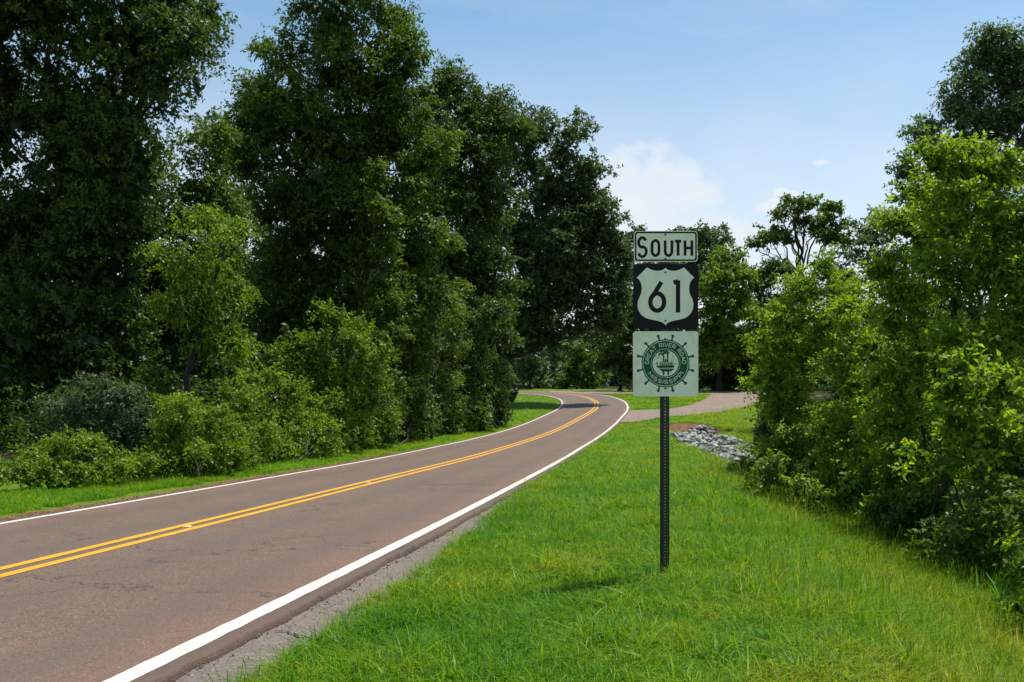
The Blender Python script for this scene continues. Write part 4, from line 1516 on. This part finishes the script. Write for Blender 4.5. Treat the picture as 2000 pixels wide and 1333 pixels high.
    tree('weed_clump', 'yellow-green leafy sprig in the lower right corner', 'weeds', [(1985, 1075, 16, 26), (1998, 1110, 14, 18)], 9.4, M['leaf_bright'], leaf=.07, k=2.2, clump=.12, lpc=20, trunk_r=.006, trunks=2, seed=79,
         big=True, group=RT, crown_name='foliage', trunk_name='stems', up=.6)


build_trees()


def leaf_mass(name, label, cat, lobes, mat, leaf, k, clump, seed, Yref, droop=.35, csz=.42):
    me, _ = crown_mesh(name, lobes, leaf, .6, k, clump, 35, seed, Yref, droop=droop, persp=True, big=False, core=10, csz=csz)
    o = link(name, me, mat)
    tag(o, label, cat, None, 'stuff')
    return o


def build_masses():
    g = np.random.default_rng(77)
    lob, front = [], []
    for Y in (26, 29.5, 32.5, 36, 42, 49, 57, 66):
        i = int(np.argmin(np.abs(CL[:, 1] - Y)))
        xr = CL[i, 0] - 3.1 - (6.8 if Y < 31 else 5.4 if Y < 50 else 4.6)
        x = xr
        while (x > -34) and (1000 + x / Y * F > -420):
            r = g.uniform(1.1, 1.9) * (1 + Y * .008) * (.62 if Y < 31 else 1)
            yy = Y + g.normal(0, .8)
            (front if Y < 33 else lob).append((x, yy, gz(x, yy) + r * .75, r, r, r * g.uniform(.9, 1.5)))
            x -= g.uniform(1.5, 2.4) * (1 + Y * .008)
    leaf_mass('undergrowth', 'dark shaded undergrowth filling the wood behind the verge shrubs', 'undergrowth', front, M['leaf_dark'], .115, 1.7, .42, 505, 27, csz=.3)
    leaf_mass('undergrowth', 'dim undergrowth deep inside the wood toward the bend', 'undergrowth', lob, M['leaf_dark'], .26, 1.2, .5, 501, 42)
    lob = []
    for Y, x0, x1 in ((18.5, 9.5, 13), (22, 8.8, 18), (27, 11.5, 20), (34, 14.5, 26), (44, 17.5, 30), (56, 21, 40), (70, 27, 46)):
        x = x0
        while x < x1:
            r = g.uniform(.8, 1.3) * (1 + Y * .012) * (.62 if Y < 20 and x < x0 + 1.2 else 1)
            yy = Y + g.normal(0, .6)
            lob.append((x, yy, gz(x, yy) + r * .7, r, r, r * g.uniform(.9, 1.5)))
            x += g.uniform(1.0, 1.7) * (1 + Y * .012)
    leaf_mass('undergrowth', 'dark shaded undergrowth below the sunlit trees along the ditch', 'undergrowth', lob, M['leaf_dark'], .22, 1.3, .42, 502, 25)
    lob = []
    for Y, x0, x1 in ((10.2, 7.0, 8.6), (11.4, 6.7, 9.0), (12.8, 6.6, 9.4), (14.4, 6.7, 10.0), (16.2, 7.0, 10.6), (18.2, 7.3, 11.0), (20, 7.9, 11)):
        x = x0
        while x < x1:
            r = g.uniform(.55, .85) * (.75 if x < x0 + .6 else 1.15)
            yy = Y + g.normal(0, .4)
            lob.append((x, yy, gz(x, yy) + r * .8, r, r, r * g.uniform(.9, 1.4)))
            x += r * g.uniform(.9, 1.3)
    leaf_mass('undergrowth', 'shaded weedy undergrowth along the foot of the right-hand maples', 'undergrowth', lob, M['leaf_vine'], .10, 2.6, .3, 504, 14)
    lob = []
    for Y, x0, x1, h in ((118, 19, 60, 3.2), (124, 16, 70, 4.5), (137, -60, 8, 3.0), (150, -90, 14, 5.5), (175, -140, 200, 8.0), (190, -160, 220, 11)):
        x = x0
        while x < x1:
            r = h * g.uniform(.6, .95)
            yy = Y + g.normal(0, 2.0)
            lob.append((x, yy, gz(x, yy) + r * .8, r, r * .8, r * g.uniform(.9, 1.4)))
            lob.append((x, yy - 1, gz(x, yy) + r * .25, r, r * .6, r * .5))
            x += r * g.uniform(.75, 1.15)
    leaf_mass('far_woodland', 'far dark woodland closing the view beyond the bend', 'woodland', lob, M['leaf_blue'], 1.15, 1.0, 1.3, 503, 150)


build_masses()


# ------------------------------------------------------------------ riprap
def stone_mesh(seed):
    g = np.random.default_rng(seed)
    bm = bmesh.new()
    bmesh.ops.create_icosphere(bm, subdivisions=1, radius=1)
    for v in bm.verts:
        d = 1 + g.normal(0, .16)
        v.co = Vector((v.co.x * d * 1.25, v.co.y * d * .95, v.co.z * d * .62))
    for _ in range(3):
        n = Vector(g.normal(size=3)).normalized()
        for v in bm.verts:
            h = v.co.dot(n) - .62
            if h > 0:
                v.co -= n * h
    me = bpy.data.meshes.new('stone')
    bm.to_mesh(me)
    bm.free()
    me.materials.append(M['stone'])
    return me


def build_riprap():
    SM = [stone_mesh(s) for s in range(8)]
    g = np.random.default_rng(5)
    cx, cy_ = 10.6, 48.5
    root = empty('riprap', (cx, cy_, gz(cx, cy_)))
    tag(root, 'bed of grey broken stones lining the ditch below the side road', 'stones')
    n = 0
    tries = 0
    while n < 300 and tries < 9000:
        tries += 1
        Y = g.uniform(37, 58)
        xl = np.interp(Y, [37, 43, 50, 54.5, 58], [8.6, 8.0, 8.7, 10.0, 11.4])
        xr = np.interp(Y, [37, 43, 48, 54, 58], [9.8, 12.4, 13.8, 13.6, 12.6])
        X = g.uniform(xl, xr)
        z = gz(X, Y)
        r = .085 + .17 * g.random()**1.7
        o = bpy.data.objects.new('stone', SM[n % 8])
        COL.objects.link(o)
        o.parent = root
        o.location = Vector((X, Y, z + r * .25 + g.uniform(0, .10))) - root.location
        o.rotation_euler = (g.normal(0, .35), g.normal(0, .35), g.uniform(0, 6.28))
        o.scale = (r, r, r)
        n += 1
    # the smaller rubble between them, too fine to pick apart
    V, T = [], []
    m = 0
    co = [np.array([v.co for v in q.vertices]) for q in SM]
    fc = [np.array([p.vertices for p in q.polygons]) for q in SM]
    for q in range(900):
        Y = g.uniform(36.5, 58)
        xl = np.interp(Y, [37, 43, 50, 54.5, 58], [8.5, 7.8, 8.5, 9.9, 11.3])
        xr = np.interp(Y, [37, 43, 48, 54, 58], [9.9, 12.5, 14.0, 13.8, 12.8])
        X = g.uniform(xl, xr)
        r = g.uniform(.05, .11)
        a = g.uniform(0, 6.28)
        v = co[q % 8] * r
        v = np.stack([v[:, 0] * math.cos(a) - v[:, 1] * math.sin(a), v[:, 0] * math.sin(a) + v[:, 1] * math.cos(a), v[:, 2]], -1)
        V.append(v + np.array([X, Y, gz(X, Y) + .03]))
        T.append(fc[q % 8] + m)
        m += len(v)
    o = link('rubble', np_mesh('rubble', np.concatenate(V), np.concatenate(T), 3), M['stone'], root)
    o['kind'] = 'stuff'


build_riprap()


# ------------------------------------------------------------------ grass
def tuft_mesh(name, n, h0, h1, w, spread, lean, seed, dry=.0, seedhead=0):
    g = np.random.default_rng(seed)
    V, Fq, T = [], [], []
    for i in range(n):
        a = g.uniform(0, 2 * math.pi)
        r = spread * math.sqrt(g.random())
        p = np.array([r * math.cos(a), r * math.sin(a), 0.0])
        h = g.uniform(h0, h1)
        az = g.uniform(0, 2 * math.pi)
        ld = np.array([math.cos(az), math.sin(az), 0])
        ln = abs(g.normal(0, lean)) + .12
        sd = np.array([-ld[1], ld[0], 0]) if g.random() < .7 else unit(g.normal(size=3) * np.array([1, 1, .1]))
        ww = w * g.uniform(.6, 1.3)
        b = len(V)
        t0 = np.clip(g.normal(.46, .22), 0, .86)
        if g.random() < dry:
            t0 = g.uniform(.9, 1)
        for q, t in enumerate((0, .4, .75, 1.0)):
            c = p + ld * h * ln * t**1.8 * 1.3 + np.array([0, 0, 1]) * h * (t - .42 * min(ln, 1.3) * t**2.6)
            wq = ww * (.8, 1.0, .62, .06)[q]
            V += [c - sd * wq / 2, c + sd * wq / 2]
            T += [np.clip(t0 - .06 + .10 * t, 0, 1)] * 2
        for q in range(3):
            Fq.append((b + 2 * q, b + 2 * q + 1, b + 2 * q + 3, b + 2 * q + 2))
        if i < seedhead:
            hh = h1 * g.uniform(1.15, 1.5)
            b = len(V)
            tip = p + ld * hh * .25 + np.array([0, 0, hh])
            for c, wq in ((p, .0022), (p * .5 + tip * .5 - ld * hh * .06, .002), (tip - (tip - p) * .16, .0022), (tip - (tip - p) * .08, .0055), (tip, .001)):
                V += [c - sd * wq / 2, c + sd * wq / 2]
                T += [.52 if i % 2 else .05] * 2
            for q in range(4):
                Fq.append((b + 2 * q, b + 2 * q + 1, b + 2 * q + 3, b + 2 * q + 2))
    me = np_mesh(name, np.array(V), np.array(Fq), 4, {'tint': np.array(T)}, True)
    me.materials.append(M['grass'])
    return me


def broadleaf_mesh(name, seed):
    g = np.random.default_rng(seed)
    V, Fq, T = [], [], []
    for i in range(16):
        a = g.uniform(0, 6.283)
        ax = np.array([math.cos(a), math.sin(a), g.uniform(-.1, .5)])
        ax /= np.linalg.norm(ax)
        sd = unit(np.cross(ax, np.array([0, 0, 1.0])))
        p = np.array([g.normal(0, .02), g.normal(0, .02), g.uniform(.02, .10)])
        L = g.uniform(.03, .06)
        b = len(V)
        V += [p, p + ax * L * .5 + sd * L * .3, p + ax * L - np.array([0, 0, L * .2]), p + ax * L * .5 - sd * L * .3]
        T += [np.clip(g.normal(.35, .12), 0, .8)] * 4
        Fq.append((b, b + 1, b + 2, b + 3))
    me = np_mesh(name, np.array(V), np.array(Fq), 4, {'tint': np.array(T)})
    me.materials.append(M['grass'])
    return me


def in_poly(x, y, poly):
    inside = np.zeros(len(x), bool)
    n = len(poly)
    for i in range(n):
        (x0, y0), (x1, y1) = poly[i], poly[(i + 1) % n]
        c = ((y0 > y) != (y1 > y)) & (x < (x1 - x0) * (y - y0) / (y1 - y0 + 1e-9) + x0)
        inside ^= c
    return inside


def build_grass():
    specs = []
    for s in range(4):
        specs.append(tuft_mesh('short_tuft', 18, .06, .14, .0075, .075, 1.1, 100 + s, .02))       # 0-3 lush short
    for s in range(3):
        specs.append(tuft_mesh('medium_tuft', 15, .10, .22, .0075, .08, .95, 110 + s, .03, 1))    # 4-6
    for s in range(3):
        specs.append(tuft_mesh('tall_tuft', 13, .15, .32, .0075, .09, .95, 120 + s, .03, 2))       # 7-9
    specs.append(broadleaf_mesh('broadleaf_tuft', 130))                                          # 10
    specs.append(tuft_mesh('wide_blade_tuft', 7, .16, .32, .013, .05, .6, 131, 0))               # 11
    tufts = []
    for me in specs:
        tufts.append(bpy.data.objects.new(me.name, me))

    g = np.random.default_rng(9)
    PX, PY, IDX, SC = [], [], [], []

    def scatter(n, xf, yf, kind):
        x, y = xf(n), yf(n)
        x = np.asarray(x)
        y = np.asarray(y)
        return x, y

    zones = [  # y0, y1, x0, x1, density, scale
        (3.2, 8.0, -3.4, 6.5, 400, .80), (8.0, 14.0, -3.0, 10.0, 270, .9), (14.0, 22.0, -9.5, 12, 125, 1.15), (22, 34, -9.5, 14, 58, 1.6), (34, 62, -7, 16, 26, 2.1), (8, 14, -12, -6, 110, 1.1), (62, 101.5, -8, 30, 7.5, 3.0)]
    for y0, y1, x0, x1, den, sc in zones:
        n = int((y1 - y0) * (x1 - x0) * den)
        x = g.uniform(x0, x1, n)
        y = g.uniform(y0, y1, n)
        px = 1000 + x / y * F
        ok = (px > -350) & (px < 2350)
        x, y = x[ok], y[ok]
        s = sdist(x, y)
        edge_r = 3.72 + .30 * (fbm(x * 1.3, y * 1.3, 40) - .5) - .45 * smooth01(y, 10, 19)
        edge_l = 3.75 + .6 * (fbm(x * .8, y * .8, 41) - .5) + .25 * (1 - smooth01(y, 24, 30))
        r_ok = (s > edge_r) & (s < 12.5)
        l_ok = (s < -edge_l) & (s > np.where(y > 60, -14, -7.5))
        if y0 >= 62:
            r_ok = (s > 3.5) & ~in_poly(x, y, SIDE_A + SIDE_B[::-1])
            l_ok = (s < -3.5)
        # sparser where the washed bank and stones are
        bare = np.exp(-(((x - 10.8) / 2.2)**2 + ((y - 57.5) / 3.2)**2)) > .45
        rr = (y > 36.5) & (y < 58) & (s > 5.0) & (x > np.interp(y, [37, 43, 50, 54.5, 58], [8.4, 7.8, 8.5, 9.8, 11.2])) & (x < 14)
        ok = (r_ok | l_ok) & ~bare & ~rr
        x, y, s = x[ok], y[ok], s[ok]
        m = len(x)
        pat = fbm(x * .55, y * .55, 50)
        pat2 = fbm(x * 1.6, y * 1.6, 55)
        u = g.random(m)
        wild = smooth01(s + (pat - .5) * 3, 6.6, 9.0) * (s > 0)
        idx = g.integers(0, 4, m)
        med = (u < .10 + .50 * wild + .25 * (pat2 > .6))
        idx = np.where(med, g.integers(4, 7, m), idx)
        tall = (g.random(m) < .36 * wild * (pat > .32))
        idx = np.where(tall, g.integers(7, 10, m), idx)
        idx = np.where((g.random(m) < .11), 10, idx)
        idx = np.where((g.random(m) < .006 + .03 * (pat2 > .66)), 11, idx)
        PX.append(x)
        PY.append(y)
        IDX.append(idx)
        SC.append(sc * (.7 + .55 * g.random(m)) * (.72 + .6 * pat2) * np.where(s < 0, .8, 1))
    # ragged weeds creeping over the old shoulder and into its crack
    ii = np.nonzero((CL[:, 1] > 2.5) & (CL[:, 1] < 19))[0]
    m = 900
    k = g.choice(ii, m)
    so = 3.60 - .45 * smooth01(CL[k, 1], 10, 19) + .30 * (fbm(CL[k, 0] * 1.3 - 4, CL[k, 1] * 1.3, 40) - .5) + np.abs(g.normal(0, .12, m))
    PX.append(CL[k, 0] + CN[k, 0] * so)
    PY.append(CL[k, 1] + CN[k, 1] * so)
    IDX.append(np.where(g.random(m) < .35, 10, np.where(g.random(m) < .08, 11, g.integers(0, 7, m))))
    SC.append(g.uniform(.35, .85, m))
    for q in range(26):
        t = g.random()
        i0 = int(np.argmin(np.abs(CL[:, 1] - (7.35 - .25 * t))))
        so = 3.42 + .5 * t + g.normal(0, .01)
        PX.append(np.array([CL[i0, 0] + CN[i0, 0] * so]))
        PY.append(np.array([CL[i0, 1] + CN[i0, 1] * so]))
        IDX.append(np.array([g.choice([0, 1, 10])]))
        SC.append(np.array([g.uniform(.2, .45)]))
    x, y, idx, sc = (np.concatenate(a) for a in (PX, PY, IDX, SC))
    # keep the post foot readable
    z = ground_z(x, y)
    n = len(x)
    me = bpy.data.meshes.new('grass')
    me.vertices.add(n)
    me.vertices.foreach_set('co', np.stack([x, y, z - .006], -1).astype(np.float32).ravel())
    pt = .38 + 1.0 * (fbm(x * .45 + 3, y * .45, 61, 3) - .5) + 1.1 * (fbm(x * 2.6, y * 2.6, 63, 3) - .5) + g.normal(0, .20, n) + .24 * smooth01(sdist(x, y), 6.3, 9.0) + .12 * smooth01(y, 12, 26)
    a = me.attributes.new('patch', 'FLOAT', 'POINT')
    a.data.foreach_set('value', np.clip(pt, 0, 1).astype(np.float32))
    a = me.attributes.new('idx', 'INT', 'POINT')
    a.data.foreach_set('value', idx.astype(np.int32))
    hs = np.interp(y, [0, 14, 30, 60, 100], [1, .95, .62, .42, .30])
    a = me.attributes.new('sc', 'FLOAT_VECTOR', 'POINT')
    a.data.foreach_set('vector', np.stack([sc, sc, sc * hs], -1).astype(np.float32).ravel())
    a = me.attributes.new('rot', 'FLOAT_VECTOR', 'POINT')
    rot = np.stack([g.normal(0, .12, n), g.normal(0, .12, n), g.uniform(0, 6.283, n)], -1)
    a.data.foreach_set('vector', rot.astype(np.float32).ravel())
    o = link('grass', me, M['grass'])
    tag(o, 'lush green grass covering the verges on both sides of the road', 'grass', None, 'stuff')
    ng = bpy.data.node_groups.new('grass_scatter', 'GeometryNodeTree')
    ng.interface.new_socket('Geometry', in_out='INPUT', socket_type='NodeSocketGeometry')
    ng.interface.new_socket('Geometry', in_out='OUTPUT', socket_type='NodeSocketGeometry')
    gi = ng.nodes.new('NodeGroupInput')
    go = ng.nodes.new('NodeGroupOutput')
    join = ng.nodes.new('GeometryNodeJoinGeometry')
    for t in reversed(tufts):
        oi = ng.nodes.new('GeometryNodeObjectInfo')
        oi.inputs['Object'].default_value = t
        oi.inputs['As Instance'].default_value = False
        g2i = ng.nodes.new('GeometryNodeGeometryToInstance')
        ng.links.new(oi.outputs['Geometry'], g2i.inputs[0])
        ng.links.new(g2i.outputs[0], join.inputs[0])
    iop = ng.nodes.new('GeometryNodeInstanceOnPoints')
    iop.inputs['Pick Instance'].default_value = True
    ng.links.new(gi.outputs[0], iop.inputs['Points'])
    ng.links.new(join.outputs[0], iop.inputs['Instance'])

    def attr(name, typ):
        na = ng.nodes.new('GeometryNodeInputNamedAttribute')
        na.data_type = typ
        na.inputs['Name'].default_value = name
        return na.outputs['Attribute']
    ng.links.new(attr('idx', 'INT'), iop.inputs['Instance Index'])
    e2r = ng.nodes.new('FunctionNodeEulerToRotation')
    ng.links.new(attr('rot', 'FLOAT_VECTOR'), e2r.inputs[0])
    ng.links.new(e2r.outputs[0], iop.inputs['Rotation'])
    ng.links.new(attr('sc', 'FLOAT_VECTOR'), iop.inputs['Scale'])
    ng.links.new(iop.outputs[0], go.inputs[0])
    md = o.modifiers.new('scatter', 'NODES')
    md.node_group = ng
    print('grass tufts', n)


build_grass()


# ------------------------------------------------------------------ small roadside details
def build_details():
    g = np.random.default_rng(33)
    # crack across the shoulder
    n = 22
    t = np.linspace(0, 1, n)
    i0 = np.array([int(np.argmin(np.abs(CL[:, 1] - (7.42 - .30 * q + .03 * math.sin(9 * q))))) for q in t])
    so = 3.26 + .72 * t
    c = CL[i0] + CN[i0] * so[:, None]
    c[:, 1] += np.cumsum(g.normal(0, .008, n))
    w = .004 + .022 * t**2 + np.abs(g.normal(0, .004, n))
    tan = unit(np.gradient(c, axis=0))
    nn = np.stack([-tan[:, 1], tan[:, 0]], -1)
    rows = []
    for sgn in (-1, 1):
        p = c + sgn * nn * w[:, None]
        rows.append(np.stack([p[:, 0], p[:, 1], PZ(p[:, 1]) + CZ - .062 - .006 * t], -1))
    o = link('crack', grid_mesh('crack', np.stack(rows, 1)), M['dirt'], sh)
    o['label'] = 'dark weedy crack across the old shoulder'
    # loose gravel along both pavement edges
    base = np.array([(1, 0, 0), (-1, 0, 0), (0, 1, 0), (0, -1, 0), (0, 0, .7), (0, 0, -.7)], float)
    tri = np.array([(0, 2, 4), (2, 1, 4), (1, 3, 4), (3, 0, 4), (2, 0, 5), (1, 2, 5), (3, 1, 5), (0, 3, 5)])
    V, T, A = [], [], []
    m = 0
    ii = np.nonzero((CL[:, 1] > 3) & (CL[:, 1] < 40))[0]
    for q in range(5200):
        i = g.choice(ii)
        y = CL[i, 1]
        if q < 260:
            if y > 20:
                continue
            so = 3.21 + abs(g.normal(0, .05))
            dz = -.062
        else:
            so = -3.40 - abs(g.normal(.12, .16))
            dz = -.03
        p = CL[i] + CN[i] * so
        r = g.uniform(.003, .010) * (1 + y * .05)
        z = PZ(p[1]) + CZ + dz if so > 0 else max(PZ(p[1]) + CZ - .05, gz(p[0], p[1])) + .004
        v = base * (r * g.uniform(.6, 1.3, (6, 1)))
        a = g.uniform(0, 6.28)
        ca, sa = math.cos(a), math.sin(a)
        v = np.stack([v[:, 0] * ca - v[:, 1] * sa, v[:, 0] * sa + v[:, 1] * ca, v[:, 2]], -1)
        V.append(v + np.array([p[0], p[1], z]))
        T.append(tri + m)
        A.append(np.full(6, g.random()))
        m += 6
    o = link('gravel', np_mesh('gravel', np.concatenate(V), np.concatenate(T), 3, {'tint': np.concatenate(A)}), M['gravel'])
    tag(o, 'loose brown gravel and leaf litter along the pavement edges', 'gravel', None, 'stuff')
    # reeds at the ditch edge
    for (px, Y, seed, lab) in ((1897, 11.6, 301, 'bent broad grass blades rising at the dark edge of the ditch'),
                               (1955, 10.6, 302, 'arching broad grass blades near the leafy sprig in the corner')):
        X = (px - 1000) / F * Y
        me = tuft_mesh('reed_clump', 6, .42, .68, .024, .10, .55, seed)
        o = link('reed_clump', me)
        o.location = (X, Y, gz(X, Y) - .02)
        tag(o, lab, 'weeds', 'broad grass blades at the ditch edge')


def detail_mats():
    m, t, out = new_mat('dark_soil')
    n = tnoise(t, 60, 4, .6)
    p = nd(t, 'ShaderNodeBsdfPrincipled')
    p.inputs['Roughness'].default_value = 1.0
    t.links.new(ramp(t, n, [(.3, (.012, .010, .007)), (.7, (.05, .038, .026))]), p.inputs['Base Color'])
    t.links.new(p.outputs[0], out.inputs['Surface'])
    M['dirt'] = m
    m, t, out = new_mat('loose_gravel')
    at_ = nd(t, 'ShaderNodeAttribute', attribute_name='tint')
    p = nd(t, 'ShaderNodeBsdfPrincipled')
    p.inputs['Roughness'].default_value = .9
    t.links.new(ramp(t, at_.outputs['Fac'], [(0, (.06, .035, .02)), (.4, (.16, .085, .045)), (.75, (.26, .17, .11)), (1, (.38, .31, .24))]), p.inputs['Base Color'])
    t.links.new(p.outputs[0], out.inputs['Surface'])
    M['gravel'] = m


detail_mats()
build_details()
